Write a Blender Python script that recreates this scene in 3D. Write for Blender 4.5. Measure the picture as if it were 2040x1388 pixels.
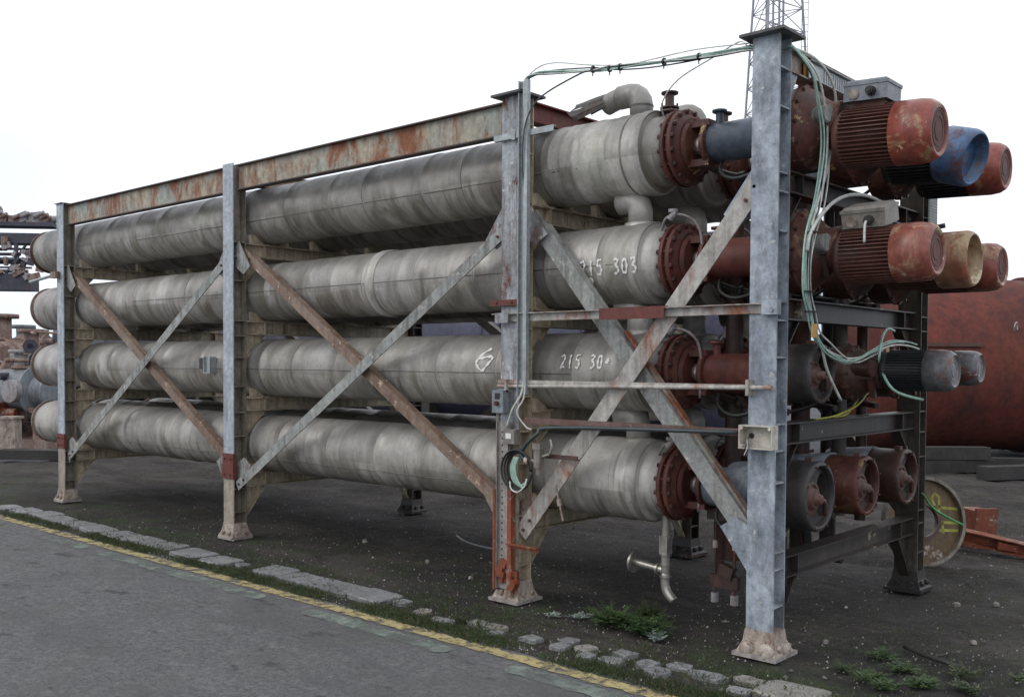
import bpy, bmesh, math, random
from mathutils import Vector, Matrix
random.seed(7)
R = math.radians
for o in list(bpy.data.objects): bpy.data.objects.remove(o)
S = bpy.context.scene
COL = S.collection

# ------------------------------------------------------------------ camera
CAM = Vector((2.6298, -5.0650, 1.65))
YAW, PITCH, ROLL, FPX = -0.73488, -0.0290, 0.00518, 1962.82
Fv = Vector((math.sin(YAW)*math.cos(PITCH), math.cos(YAW)*math.cos(PITCH), math.sin(PITCH)))
R0 = Vector((math.cos(YAW), -math.sin(YAW), 0)); U0 = R0.cross(Fv)
Rv = R0*math.cos(ROLL)+U0*math.sin(ROLL); Uv = -R0*math.sin(ROLL)+U0*math.cos(ROLL)
cd = bpy.data.cameras.new('camera'); cam = bpy.data.objects.new('camera', cd); COL.objects.link(cam)
cam.matrix_world = Matrix(((Rv.x, Uv.x, -Fv.x, CAM.x), (Rv.y, Uv.y, -Fv.y, CAM.y), (Rv.z, Uv.z, -Fv.z, CAM.z), (0, 0, 0, 1)))
cd.sensor_width = 36; cd.lens = FPX/2040*36; cd.shift_x = 15.43/2040; cd.shift_y = 86.2/2040
cd.clip_start = .05; cd.clip_end = 2000
S.camera = cam
S.render.resolution_x = 1024; S.render.resolution_y = 696

# ------------------------------------------------------------------ sky, sun, exposure
SUN_EL, SUN_AZ = R(38), R(215)
w = bpy.data.worlds.new('World'); S.world = w; w.use_nodes = True
nt = w.node_tree; nt.nodes.clear()
out = nt.nodes.new('ShaderNodeOutputWorld')
sky = nt.nodes.new('ShaderNodeTexSky'); sky.sky_type = 'NISHITA'; sky.sun_disc = False
sky.sun_elevation = SUN_EL; sky.sun_rotation = SUN_AZ; sky.dust_density = 4
bg = nt.nodes.new('ShaderNodeBackground'); bg.inputs[1].default_value = 0.07
nt.links.new(sky.outputs[0], bg.inputs[0])
# overcast cloud deck, part of the sky itself
tc = nt.nodes.new('ShaderNodeTexCoord'); mp = nt.nodes.new('ShaderNodeMapping'); mp.inputs['Scale'].default_value = (1.2, 1.2, 3.5)
nz = nt.nodes.new('ShaderNodeTexNoise'); nz.inputs['Scale'].default_value = 1.3; nz.inputs['Detail'].default_value = 4; nz.inputs['Roughness'].default_value = .35
rp = nt.nodes.new('ShaderNodeValToRGB'); rp.color_ramp.elements[0].position = .44; rp.color_ramp.elements[0].color = (.52, .64, .78, 1)
rp.color_ramp.elements[1].position = .76; rp.color_ramp.elements[1].color = (.975, .99, 1.04, 1)
bg2 = nt.nodes.new('ShaderNodeBackground'); bg2.inputs[1].default_value = 1.12
mx = nt.nodes.new('ShaderNodeMixShader'); mx.inputs[0].default_value = .9
nt.links.new(tc.outputs['Generated'], mp.inputs[0]); nt.links.new(mp.outputs[0], nz.inputs[0])
sx = nt.nodes.new('ShaderNodeSeparateXYZ'); nt.links.new(tc.outputs['Generated'], sx.inputs[0])
ma = nt.nodes.new('ShaderNodeMath'); ma.operation = 'MULTIPLY_ADD'; ma.inputs[1].default_value = .9; nt.links.new(sx.outputs[2], ma.inputs[0]); nt.links.new(nz.outputs[0], ma.inputs[2]); nt.links.new(ma.outputs[0], rp.inputs[0])
nt.links.new(rp.outputs[0], bg2.inputs[0]); nt.links.new(bg.outputs[0], mx.inputs[1]); nt.links.new(bg2.outputs[0], mx.inputs[2]); nt.links.new(mx.outputs[0], out.inputs[0])
sl = bpy.data.lights.new('sun', 'SUN'); sl.energy = .5; sl.angle = R(25); sl.color = (1, .97, .92)
sun = bpy.data.objects.new('sun', sl); COL.objects.link(sun)
sd = Vector((math.sin(SUN_AZ)*math.cos(SUN_EL), math.cos(SUN_AZ)*math.cos(SUN_EL), math.sin(SUN_EL)))
sun.rotation_euler = sd.to_track_quat('Z', 'Y').to_euler(); sun.location = (0, -10, 20)
S.view_settings.view_transform = 'Standard'; S.view_settings.look = 'None'; S.view_settings.exposure = .27; S.view_settings.gamma = 1
S.view_settings.use_curve_mapping = False

# ------------------------------------------------------------------ materials
class NT:
    def __init__(s, name):
        s.m = bpy.data.materials.new(name); s.m.use_nodes = True; s.t = s.m.node_tree; s.t.nodes.clear()
        s.o = s.n('OutputMaterial'); s.b = s.n('BsdfPrincipled'); s.l(s.b.outputs[0], s.o.inputs[0]); s._c = None
    def n(s, k): return s.t.nodes.new('ShaderNode'+k)
    def l(s, a, b): s.t.links.new(a, b)
    def put(s, inp, v):
        if hasattr(v, 'is_linked') or isinstance(v, bpy.types.NodeSocket): s.l(v, inp)
        elif isinstance(v, (tuple, list)) and len(v) == 3 and inp.type == 'RGBA': inp.default_value = (*v, 1)
        else: inp.default_value = v
    def coord(s):
        if s._c is None:
            tc = s.n('TexCoord'); oi = s.n('ObjectInfo'); m = s.n('VectorMath'); m.operation = 'MULTIPLY_ADD'
            cb = s.n('CombineXYZ')
            mu = s.math('MULTIPLY', oi.outputs['Random'], 37.0)
            s.l(mu, cb.inputs[0]); s.l(mu, cb.inputs[1]); mz = s.math('MULTIPLY', oi.outputs['Random'], 91.0); s.l(mz, cb.inputs[2])
            m.operation = 'ADD'; s.l(tc.outputs['Object'], m.inputs[0]); s.l(cb.outputs[0], m.inputs[1])
            s._c = m.outputs[0]; s.raw = tc.outputs['Object']
        return s._c
    def math(s, op, a, b=None, c=None):
        m = s.n('Math'); m.operation = op
        for i, v in enumerate((a, b, c)):
            if v is not None: s.put(m.inputs[i], v)
        return m.outputs[0]
    def noise(s, scale=5, detail=5, rough=.55, sc=(1, 1, 1), dist=0, off=(0, 0, 0)):
        mp = s.n('Mapping'); mp.inputs['Scale'].default_value = sc; mp.inputs['Location'].default_value = off
        s.l(s.coord(), mp.inputs[0]); n = s.n('TexNoise'); s.l(mp.outputs[0], n.inputs[0])
        n.inputs['Scale'].default_value = scale; n.inputs['Detail'].default_value = detail; n.inputs['Roughness'].default_value = rough
        n.inputs['Distortion'].default_value = dist
        return n.outputs[0]
    def ramp(s, f, lo, hi, a=0., b=1.):
        m = s.n('MapRange'); m.clamp = True; s.put(m.inputs[0], f)
        for i, v in zip((1, 2, 3, 4), (lo, hi, a, b)): m.inputs[i].default_value = v
        return m.outputs[0]
    def mix(s, f, a, b, mode='MIX'):
        m = s.n('Mix'); m.data_type = 'RGBA'; m.blend_type = mode
        s.put(m.inputs[0], f); s.put(m.inputs[6], a); s.put(m.inputs[7], b); return m.outputs[2]
    def sep(s):
        s.coord(); x = s.n('SeparateXYZ'); s.l(s.raw, x.inputs[0]); return x.outputs
    def fin(s, col, rough=.6, metal=0, bump=None, bs=.3, bd=.01):
        s.put(s.b.inputs['Base Color'], col); s.put(s.b.inputs['Roughness'], rough); s.put(s.b.inputs['Metallic'], metal)
        if bump is not None:
            bp = s.n('Bump'); bp.inputs['Strength'].default_value = bs; bp.inputs['Distance'].default_value = bd
            s.l(bump, bp.inputs['Height']); s.l(bp.outputs[0], s.b.inputs['Normal'])
        return s.m
RUST = ((.085, .028, .018), (.17, .062, .034))
def paint(name, a, b, dirt=(.05, .045, .04), dirt_amt=.5, edge=0, grit=.45, peel=None, rust=.0, rustc=RUST, scale=3, streak=(9, 9, .8), rough=.55, metal=0, bs=.25, zcream=None, chips=None):
    t = NT(name)
    c = t.mix(t.ramp(t.noise(scale, 5, .6), .35, .65), a, b)
    if zcream is not None:
        z = t.sep()[2]; zz = t.math('ADD', z, t.math('MULTIPLY', t.noise(9, 3), .12))
        c = t.mix(t.ramp(zz, zcream-.01, zcream+.05, 1, 0), c, t.mix(t.ramp(t.noise(6, 5), .35, .65), (.46, .41, .34), (.33, .27, .2)))
    c = t.mix(t.math('MULTIPLY', t.ramp(t.noise(2.2, 6, .65, streak), .46, .72), dirt_amt), c, dirt)
    c = t.mix(t.math('MULTIPLY', t.ramp(t.noise(scale*7, 5, .7), .5, .75), dirt_amt*.6), c, dirt)
    if peel: c = t.mix(t.ramp(t.noise(scale*1.9, 8, .72, (1, 1, 1), .5, (9, 4, 2)), .55, .60), c, t.mix(t.noise(18, 4), peel[0], peel[1]))
    if chips: c = t.mix(t.ramp(t.noise(scale*4, 6, .7, off=(5, 3, 1)), .62, .65), c, chips)
    if rust > 0:
        rc = t.mix(t.noise(14, 6, .7), rustc[0], rustc[1])
        f = t.ramp(t.noise(scale*1.6, 9, .74, (1.3, 1.3, .6), .5, (3, 7, 1)), .64-rust*.42, .78-rust*.42)
        c = t.mix(f, c, rc)
        ro = t.ramp(f, 0, 1, rough, .85)
    else: ro = rough
    if edge:
        bv = t.n('Bevel'); bv.samples = 4; bv.inputs['Radius'].default_value = .006; ge = t.n('NewGeometry'); dp = t.n('VectorMath'); dp.operation = 'DOT_PRODUCT'
        t.l(bv.outputs[0], dp.inputs[0]); t.l(ge.outputs['Normal'], dp.inputs[1])
        em = t.math('MULTIPLY', t.ramp(dp.outputs['Value'], .995, .90, 0, 1), t.ramp(t.noise(11, 5, .7), .42, .58))
        c = t.mix(t.math('MULTIPLY', em, edge), c, t.mix(t.noise(20, 4), (.10, .04, .025), (.20, .085, .045)))
    g1 = t.ramp(t.noise(scale*5+4, 8, .8, off=(6, 1, 2)), .30, .70, 1-grit, 1+grit*.55)
    vm = t.n('VectorMath'); vm.operation = 'SCALE'
    if isinstance(c, tuple): c = t.mix(0, c, c)
    t.l(c, vm.inputs[0]); t.l(g1, vm.inputs['Scale']); c = vm.outputs[0]
    return t.fin(c, ro, metal, t.noise(scale*12, 6, .7), bs, .006)

M = {}
M['post'] = paint('grey_post_paint', (.36, .41, .47), (.50, .55, .61), dirt=(.17, .16, .15), dirt_amt=.7, rust=.06, zcream=.76, streak=(7, 7, .9), edge=.8)
M['post_end'] = paint('grey_end_post_paint', (.25, .29, .345), (.47, .53, .59), dirt=(.11, .12, .135), dirt_amt=.95, rust=.02, zcream=.16, streak=(5, 5, 1.6), chips=(.5, .5, .48), edge=.8)
M['post_mid'] = paint('weathered_post_paint', (.26, .28, .30), (.46, .50, .53), dirt=(.085, .06, .045), dirt_amt=.95, rust=.36, zcream=1.2, streak=(7, 7, .8), chips=(.62, .62, .6), edge=.8)
M['web'] = paint('tan_web_paint', (.19, .17, .14), (.28, .25, .20), dirt=(.05, .04, .033), dirt_amt=.9, rust=.14, edge=.8)
M['rear_post'] = paint('shaded_rear_post', (.04, .034, .029), (.12, .105, .085), dirt=(.022, .02, .018), dirt_amt=.9, rust=.2)  # dirty rear-post paint, darkened to carry the shade inside the rack
M['cream'] = paint('cream_primer', (.66, .58, .44), (.46, .38, .27), dirt=(.07, .055, .045), dirt_amt=.6, rust=.12, edge=.8)
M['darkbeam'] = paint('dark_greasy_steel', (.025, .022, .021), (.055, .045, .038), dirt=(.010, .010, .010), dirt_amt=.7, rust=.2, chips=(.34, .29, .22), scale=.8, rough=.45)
M['foot'] = paint('cream_foot', (.50, .44, .38), (.36, .29, .24), dirt=(.10, .07, .05), dirt_amt=.95, rust=.24, scale=5, streak=(6, 6, 3), edge=.7)
M['footplate'] = paint('foot_plate', (.42, .40, .38), (.34, .31, .29), dirt=(.1, .08, .07), dirt_amt=.6, rust=.08)
M['cap'] = paint('dark_cap_plate', (.06, .065, .07), (.10, .10, .10), dirt=(.02, .02, .02), dirt_amt=.6, rust=.1)
M['topbeam'] = paint('peeling_top_beam', (.44, .38, .27), (.30, .36, .34), dirt=(.09, .05, .03), dirt_amt=.55, rust=.42, rustc=((.16, .05, .025), (.34, .14, .07)), scale=2.2, streak=(6, 6, 1), edge=.8)
M['flange_dark'] = paint('dark_rusted_edge', (.05, .035, .03), (.09, .055, .04), dirt_amt=.5, rust=.3)
M['brace_grey'] = paint('grey_brace_paint', (.27, .28, .27), (.38, .39, .37), dirt=(.07, .065, .055), dirt_amt=.85, rust=.1, chips=(.5, .48, .42), edge=.8)
M['brace_rust'] = paint('brown_brace_paint', (.28, .21, .16), (.20, .13, .09), dirt=(.08, .05, .035), dirt_amt=.6, rust=.25, chips=(.55, .42, .32), edge=.8)
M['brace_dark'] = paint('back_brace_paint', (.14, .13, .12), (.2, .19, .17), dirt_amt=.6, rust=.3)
M['splice'] = paint('red_brown_splice', (.12, .028, .021), (.18, .04, .026), dirt=(.04, .015, .015), dirt_amt=.5, rust=.3)
M['orange'] = paint('orange_rust', (.30, .075, .03), (.20, .05, .025), dirt=(.07, .03, .02), dirt_amt=.5, rust=.4, rustc=((.12, .035, .02), (.30, .10, .04)), chips=(.45, .38, .32), peel=((.09,.035,.025),(.42,.36,.30)))
M['redbrown'] = paint('red_oxide', (.085, .024, .019), (.145, .036, .025), dirt=(.03, .017, .015), dirt_amt=.8, rust=.3, rough=.6, peel=((.06,.024,.02),(.10,.045,.032)))
M['red_drive'] = paint('red_drive_paint', (.20, .055, .035), (.13, .035, .025), dirt=(.04, .02, .018), dirt_amt=.7, rust=.2, rough=.5)
M['blue_drive'] = paint('blue_drive_paint', (.075, .10, .14), (.05, .065, .09), dirt=(.02, .02, .022), dirt_amt=.6, rust=.12, rough=.45)
M['grey_drive'] = paint('grey_drive_paint', (.26, .30, .35), (.17, .19, .22), dirt=(.04, .04, .04), dirt_amt=.7, rust=.12, rough=.5)
M['housing'] = paint('dark_red_housing', (.12, .032, .022), (.065, .023, .019), dirt=(.03, .02, .018), dirt_amt=.7, rust=.3, rustc=((.07, .025, .018), (.20, .075, .035)), chips=(.40, .28, .12), peel=((.09,.04,.03),(.30,.16,.07)))
M['housing_dark'] = paint('dark_grey_housing', (.035, .034, .036), (.06, .052, .05), dirt=(.02, .018, .018), dirt_amt=.7, rust=.25, rough=.5)
M['housing_brown'] = paint('brown_housing', (.085, .038, .03), (.055, .032, .027), dirt=(.025, .02, .02), dirt_amt=.7, rust=.3, rough=.45)
M['hub'] = paint('rusty_hub', (.07, .034, .027), (.115, .052, .037), dirt_amt=.6, rust=.35, rough=.5)
M['brace_rusted'] = paint('blotchy_rust_brace', (.30, .27, .23), (.36, .34, .30), dirt=(.1, .06, .04), dirt_amt=.6, rust=.5, rustc=((.14, .04, .025), (.36, .12, .05)), scale=3)
M['fins'] = paint('rusty_fins', (.09, .035, .025), (.14, .055, .04), dirt=(.03, .015, .013), dirt_amt=.6, rust=.4, rustc=((.06, .02, .015), (.16, .06, .04)))
M['fins_dark'] = paint('dark_fins', (.018, .021, .023), (.028, .032, .034), dirt_amt=.4, rust=.05, rough=.5)
M['fan_red'] = paint('red_fan_cover', (.33, .075, .05), (.22, .05, .035), dirt=(.10, .035, .025), dirt_amt=.7, rust=.2, rustc=((.13, .04, .025), (.26, .10, .045)), chips=(.58, .46, .26), scale=2.5, rough=.36, edge=.5, peel=((.46,.33,.18),(.30,.12,.07)))
M['fan_yellow'] = paint('cream_fan_cover', (.46, .36, .20), (.28, .085, .05), dirt=(.1, .045, .03), dirt_amt=.6, rust=.30, rustc=((.20, .05, .035), (.28, .09, .05)), chips=(.62, .55, .38), scale=2.2, rough=.36, edge=.5, peel=((.24,.07,.045),(.34,.14,.07)))
M['fan_mix'] = paint('faded_red_fan_cover', (.27, .07, .05), (.30, .11, .08), dirt=(.09, .035, .03), dirt_amt=.6, rust=.34, rustc=((.34, .24, .13), (.44, .36, .22)), chips=(.55, .45, .30), scale=2.4, rough=.36, edge=.5, peel=((.56,.48,.30),(.42,.30,.17)))
M['fan_blue'] = paint('blue_fan_cover', (.06, .14, .29), (.09, .20, .38), dirt=(.05, .05, .06), dirt_amt=.7, rust=.34, rough=.36, edge=.5, peel=((.16,.06,.045),(.12,.10,.11)))
M['fan_grey'] = paint('grey_fan_cover', (.17, .18, .19), (.12, .11, .12), dirt=(.05, .03, .03), dirt_amt=.6, rust=.22, rustc=((.12, .04, .03), (.2, .08, .05)), chips=(.4, .38, .38), rough=.36, edge=.5, peel=((.20,.075,.05),(.12,.06,.05)))
M['box_grey'] = paint('grey_box_paint', (.26, .285, .31), (.21, .235, .26), dirt=(.08, .075, .07), dirt_amt=.4, rust=.06, rough=.45)
M['box_tan'] = paint('tan_box_paint', (.27, .25, .22), (.20, .185, .165), dirt=(.08, .06, .05), dirt_amt=.5, rust=.08, rough=.5)
M['plastic_white'] = paint('aged_white_plastic', (.60, .57, .50), (.54, .51, .44), dirt=(.22, .15, .10), dirt_amt=.35, rough=.4)
M['galv'] = paint('galvanised_steel', (.42, .46, .47), (.34, .37, .38), dirt=(.14, .12, .10), dirt_amt=.35, rough=.45, metal=.3)
M['rail'] = paint('rail_paint', (.42, .41, .38), (.50, .48, .44), dirt=(.12, .09, .07), dirt_amt=.6, rust=.3, rustc=((.15, .04, .025), (.36, .13, .05)), scale=2, edge=.8)
M['rail_dark'] = paint('rusty_dark_rail', (.13, .07, .055), (.2, .12, .1), dirt_amt=.6, rust=.3, chips=(.5, .45, .4))
M['steel'] = paint('bright_worn_steel', (.48, .46, .42), (.35, .33, .30), dirt=(.1, .08, .06), dirt_amt=.5, rough=.32, metal=.6)
M['black'] = paint('black_rubber', (.012, .012, .013), (.02, .02, .02), dirt_amt=.1, rough=.5)
M['cable_green'] = paint('green_cable', (.34, .52, .44), (.40, .58, .50), dirt=(.16, .18, .14), dirt_amt=.35, rough=.4)
M['cable_white'] = paint('white_cable', (.70, .71, .67), (.62, .63, .58), dirt=(.2, .18, .14), dirt_amt=.35, rough=.4)
M['cable_dark'] = paint('dark_cable', (.03, .05, .055), (.05, .065, .07), dirt_amt=.3, rough=.45)
M['white_paint'] = paint('white_brush_paint', (.80, .79, .76), (.72, .71, .68), dirt=(.4, .38, .35), dirt_amt=.15, rough=.5, grit=.1)
M['yellow_paint'] = paint('yellow_marker_paint', (.42, .42, .06), (.36, .36, .06), dirt=(.2, .16, .05), dirt_amt=.5)
M['tag_yellow'] = paint('yellow_tag', (.60, .34, .08), (.52, .28, .07), dirt=(.3, .16, .05), dirt_amt=.4)
M['seam'] = paint('dark_seam', (.10, .095, .085), (.14, .13, .12), dirt=(.04, .04, .03), dirt_amt=.5)
M['tank_red'] = paint('rusty_red_tank', (.16, .033, .021), (.09, .024, .018), dirt=(.03, .015, .015), dirt_amt=.7, rust=.3, rustc=((.21, .055, .026), (.06, .02, .016)), scale=.9, streak=(2, 2, .3), rough=.8)
M['tank_purple'] = paint('purple_tank', (.11, .035, .04), (.15, .05, .055), dirt=(.04, .02, .02), dirt_amt=.6, rust=.2, scale=.8, rough=.7)
M['tank_blue'] = paint('dull_blue_tank', (.055, .055, .10), (.08, .08, .13), dirt=(.04, .04, .06), dirt_amt=.5, scale=.8)
M['disc'] = paint('rust_disc', (.13, .08, .035), (.17, .11, .05), dirt=(.06, .045, .03), dirt_amt=.6, rust=.2, scale=4)
M['timber'] = paint('shadow_toned_timber', (.022, .02, .019), (.045, .042, .038), dirt=(.02, .02, .02), dirt_amt=.6)  # timber colour darkened to stand for the shadow before the red tank
M['mast'] = paint('mast_steel', (.30, .31, .36), (.38, .39, .43), dirt_amt=.1, rust=.05)
M['scrap_dark'] = paint('scrap_dark', (.035, .04, .06), (.07, .07, .10), dirt_amt=.4, rust=.2)
M['scrap_pale'] = paint('scrap_pale', (.38, .38, .40), (.28, .25, .24), dirt=(.12, .08, .07), dirt_amt=.6, rust=.22)
M['scrap_brown'] = paint('scrap_brown', (.22, .14, .11), (.33, .25, .21), dirt=(.06, .04, .04), dirt_amt=.6, rust=.3)
M['mud'] = paint('dried_mud', (.07, .06, .05), (.10, .085, .07), dirt_amt=.4)

def jacket_mat(name, tone, drift):
    t = NT(name); x, y, z = t.sep()
    seg = t.noise(1.0, 2, .5, (1.7, .1, .1))
    c = t.mix(t.ramp(seg, .38, .62), tone[0], tone[1])
    c = t.mix(t.math('MULTIPLY', t.ramp(t.noise(2.4, 7, .66, (.8, 1, 1)), .42, .68), .65), c, tone[2])
    # run-off stains that hang round the girth, mostly on the lower half
    low = t.ramp(t.math('ADD', z, t.math('MULTIPLY', t.noise(2.2, 3), .2)), .0, .16, 1, .25)
    st = t.ramp(t.noise(1.5, 6, .66, (3.4, .55, .9), .7), .47, .62)
    c = t.mix(t.math('MULTIPLY', t.math('MULTIPLY', st, low), .72), c, (.12, .098, .072))
    bl = t.ramp(t.noise(.9, 6, .7, (1.5, 1, 1), .6, (2, 3, 9)), .46, .60)
    c = t.mix(t.math('MULTIPLY', bl, .42), c, (.14, .125, .10))
    st2 = t.ramp(t.noise(1.3, 5, .6, (4.4, .6, 1.0), .5, (9, 2, 4)), .54, .66)
    c = t.mix(t.math('MULTIPLY', t.math('MULTIPLY', st2, low), .40), c, tone[3])
    thin = t.ramp(t.noise(1.2, 3, .5, (14, .8, 1.0), .9, (4, 2, 6)), .60, .68)
    c = t.mix(t.math('MULTIPLY', t.math('MULTIPLY', thin, low), .5), c, (.085, .07, .055))
    c = t.mix(t.math('MULTIPLY', t.ramp(t.noise(1.6, 5, .6, (1.6, 1, 1), 0, (1, 8, 4)), .52, .68), .45), c, (.12, .125, .07))
    # each clad section has weathered to its own tone
    vo = t.n('TexVoronoi'); vo.voronoi_dimensions = '1D'; cx = t.n('SeparateXYZ'); t.l(t.coord(), cx.inputs[0])
    t.l(t.math('ADD', t.math('MULTIPLY', cx.outputs[0], 2.1), t.math('MULTIPLY', t.ramp(z, -.06, -.055), 17.3)), vo.inputs['W']); vo.inputs['Scale'].default_value = 1.0
    vs_ = t.n('SeparateColor'); t.l(vo.outputs['Color'], vs_.inputs[0])
    sc_ = t.n('VectorMath'); sc_.operation = 'SCALE'; t.l(c, sc_.inputs[0]); t.l(t.ramp(vs_.outputs[0], 0, 1, .78, 1.18), sc_.inputs['Scale']); c = sc_.outputs[0]
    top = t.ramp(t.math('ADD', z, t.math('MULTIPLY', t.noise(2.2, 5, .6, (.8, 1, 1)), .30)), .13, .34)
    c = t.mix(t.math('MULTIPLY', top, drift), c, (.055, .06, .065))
    c = t.mix(t.math('MULTIPLY', t.ramp(t.noise(30, 5, .75), .60, .74), .8), c, (.10, .085, .07))
    bmp = t.math('ADD', t.noise(3.0, 4, .5, (1.6, 1, 1)), t.math('MULTIPLY', t.noise(60, 3), .05))
    return t.fin(c, t.ramp(t.noise(5, 5), .3, .7, .33, .6), .2, bmp, .9, .026)
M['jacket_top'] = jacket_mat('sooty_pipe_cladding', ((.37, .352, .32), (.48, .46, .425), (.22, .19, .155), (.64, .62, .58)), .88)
M['jacket'] = jacket_mat('dull_pipe_cladding', ((.40, .38, .35), (.51, .49, .46), (.245, .22, .19), (.62, .60, .56)), .30)
M['jacket_near'] = jacket_mat('grey_near_cladding', ((.52, .50, .465), (.64, .62, .585), (.34, .315, .275), (.66, .64, .60)), .35)
M['jacket_pale'] = jacket_mat('pale_pipe_cladding', ((.55, .53, .495), (.66, .64, .61), (.40, .375, .33), (.74, .72, .68)), .10)

# ------------------------------------------------------------------ mesh builder
class MB:
    def __init__(s): s.v = []; s.f = []; s.sm = []; s.mi = []
    def add(s, vs, fs, smooth=False, mi=0):
        b = len(s.v); s.v += [tuple(v) for v in vs]
        for f in fs: s.f.append(tuple(b+i for i in f)); s.sm.append(smooth); s.mi.append(mi)
        return s
    def box(s, c, d, rot=None, mi=0, taper=1.0):
        hx, hy, hz = d[0]/2, d[1]/2, d[2]/2; vs = []
        for z in (-1, 1):
            k = 1 if z < 0 else taper
            for x, y in ((-1, -1), (1, -1), (1, 1), (-1, 1)): vs.append(Vector((x*hx*k, y*hy*k, z*hz)))
        if rot is not None: vs = [rot @ v for v in vs]
        c = Vector(c)
        return s.add([v+c for v in vs], [(3, 2, 1, 0), (4, 5, 6, 7), (0, 1, 5, 4), (1, 2, 6, 5), (2, 3, 7, 6), (3, 0, 4, 7)], False, mi)
    def b2(s, x0, x1, y0, y1, z0, z1, mi=0): return s.box(((x0+x1)/2, (y0+y1)/2, (z0+z1)/2), (abs(x1-x0), abs(y1-y0), abs(z1-z0)), None, mi)
    def prism(s, pts, off, mi=0):
        n = len(pts); off = Vector(off); a = [Vector(p) for p in pts]
        return s.add(a+[p+off for p in a], [tuple(range(n))[::-1], tuple(range(n, 2*n))]+[(i, (i+1) % n, n+(i+1) % n, n+i) for i in range(n)], False, mi)
    def lathe(s, prof, axis='x', c=(0, 0, 0), seg=32, mi=0, cap=True, wob=0, flat=False):
        """prof: (position along axis, radius)"""
        c = Vector(c); vs = []
        for (a, r) in prof:
            for k in range(seg):
                t = 2*math.pi*k/seg; rr = r*(1+wob*math.sin(3*t+a*9)*math.sin(a*31+t*2))
                p = {'x': (a, rr*math.cos(t), rr*math.sin(t)), 'y': (rr*math.sin(t), a, rr*math.cos(t)), 'z': (rr*math.cos(t), rr*math.sin(t), a)}[axis]
                vs.append(c+Vector(p))
        fs = []
        for i in range(len(prof)-1):
            for k in range(seg):
                k2 = (k+1) % seg; fs.append((i*seg+k, (i)*seg+k2, (i+1)*seg+k2, (i+1)*seg+k))
        # duplicate rings at sharp corners is skipped: flat shading on steep steps
        b = len(s.v); s.v += [tuple(v) for v in vs]
        for n, f in enumerate(fs):
            i = n//seg; steep = abs(prof[i+1][1]-prof[i][1]) > 2.2*abs(prof[i+1][0]-prof[i][0])
            s.f.append(tuple(b+q for q in (f if prof[-1][0] < prof[0][0] or True else f))); s.sm.append(not steep and not flat); s.mi.append(mi)
        if cap:
            s.f.append(tuple(b+k for k in range(seg))[::-1]); s.sm.append(False); s.mi.append(mi)
            s.f.append(tuple(b+(len(prof)-1)*seg+k for k in range(seg))); s.sm.append(False); s.mi.append(mi)
        return s
    def cyl(s, a, b, r, seg=16, r2=None, mi=0, cap=True, smooth=True):
        a = Vector(a); b = Vector(b); d = (b-a).normalized(); r2 = r if r2 is None else r2
        u = d.orthogonal().normalized(); w_ = d.cross(u); n = seg
        ring = lambda p, q: [p+u*math.cos(2*math.pi*k/n)*q+w_*math.sin(2*math.pi*k/n)*q for k in range(n)]
        s.add(ring(a, r)+ring(b, r2), [(k, (k+1) % n, n+(k+1) % n, n+k) for k in range(n)], smooth, mi)
        if cap: s.add(ring(a, r), [tuple(range(n))[::-1]], False, mi); s.add(ring(b, r2), [tuple(range(n))], False, mi)
        return s
    def path(s, pts, r, seg=8, mi=0, sub=4):
        P = [Vector(p) for p in pts]
        if sub > 1 and len(P) > 2:
            Q = []
            for i in range(len(P)-1):
                p0 = P[max(i-1, 0)]; p1 = P[i]; p2 = P[i+1]; p3 = P[min(i+2, len(P)-1)]
                for k in range(sub):
                    t = k/sub; Q.append(.5*((2*p1)+(-p0+p2)*t+(2*p0-5*p1+4*p2-p3)*t*t+(-p0+3*p1-3*p2+p3)*t**3))
            Q.append(P[-1]); P = Q
        n = seg; vs = []; u = None
        for i, p in enumerate(P):
            d = (P[min(i+1, len(P)-1)]-P[max(i-1, 0)]).normalized()
            u = (d.orthogonal() if u is None else u-d*u.dot(d)).normalized(); w_ = d.cross(u)
            vs += [p+(u*math.cos(2*math.pi*k/n)+w_*math.sin(2*math.pi*k/n))*r for k in range(n)]
        fs = [(i*n+k, i*n+(k+1) % n, (i+1)*n+(k+1) % n, (i+1)*n+k) for i in range(len(P)-1) for k in range(n)]
        b = len(s.v); s.add(vs, fs, True, mi); s.add([], [], False)
        s.f += [tuple(b+k for k in range(n))[::-1], tuple(b+(len(P)-1)*n+k for k in range(n))]; s.sm += [False]*2; s.mi += [mi]*2
        return s
    def bar(s, a, b, wd, th, up=(0, 1, 0), mi=0):
        """flat bar from a to b: wide across the plane normal `up`"""
        a = Vector(a); b = Vector(b); d = (b-a); L = d.length; d.normalize(); up = Vector(up); n = (up-d*up.dot(d)).normalized(); u = d.cross(n)
        m = Matrix((d, n, u)).transposed()
        return s.box((a+b)/2, (L, th, wd), m, mi)
    def build(s, name, mats, parent=None, loc=(0, 0, 0)):
        me = bpy.data.meshes.new(name); me.from_pydata(s.v, [], s.f); me.update()
        if not isinstance(mats, (list, tuple)): mats = [mats]
        for m in mats: me.materials.append(M[m] if isinstance(m, str) else m)
        me.polygons.foreach_set('use_smooth', s.sm); me.polygons.foreach_set('material_index', s.mi)
        if len(s.f) < 30000:
            bm = bmesh.new(); bm.from_mesh(me); bmesh.ops.recalc_face_normals(bm, faces=bm.faces); bm.to_mesh(me); bm.free()
        o = bpy.data.objects.new(name, me); COL.objects.link(o); o.location = loc
        if parent is not None: o.parent = parent
        return o
def tag(o, label=None, cat=None, group=None, kind=None):
    for k, v in (('label', label), ('category', cat), ('group', group), ('kind', kind)):
        if v: o[k] = v
    return o
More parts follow.
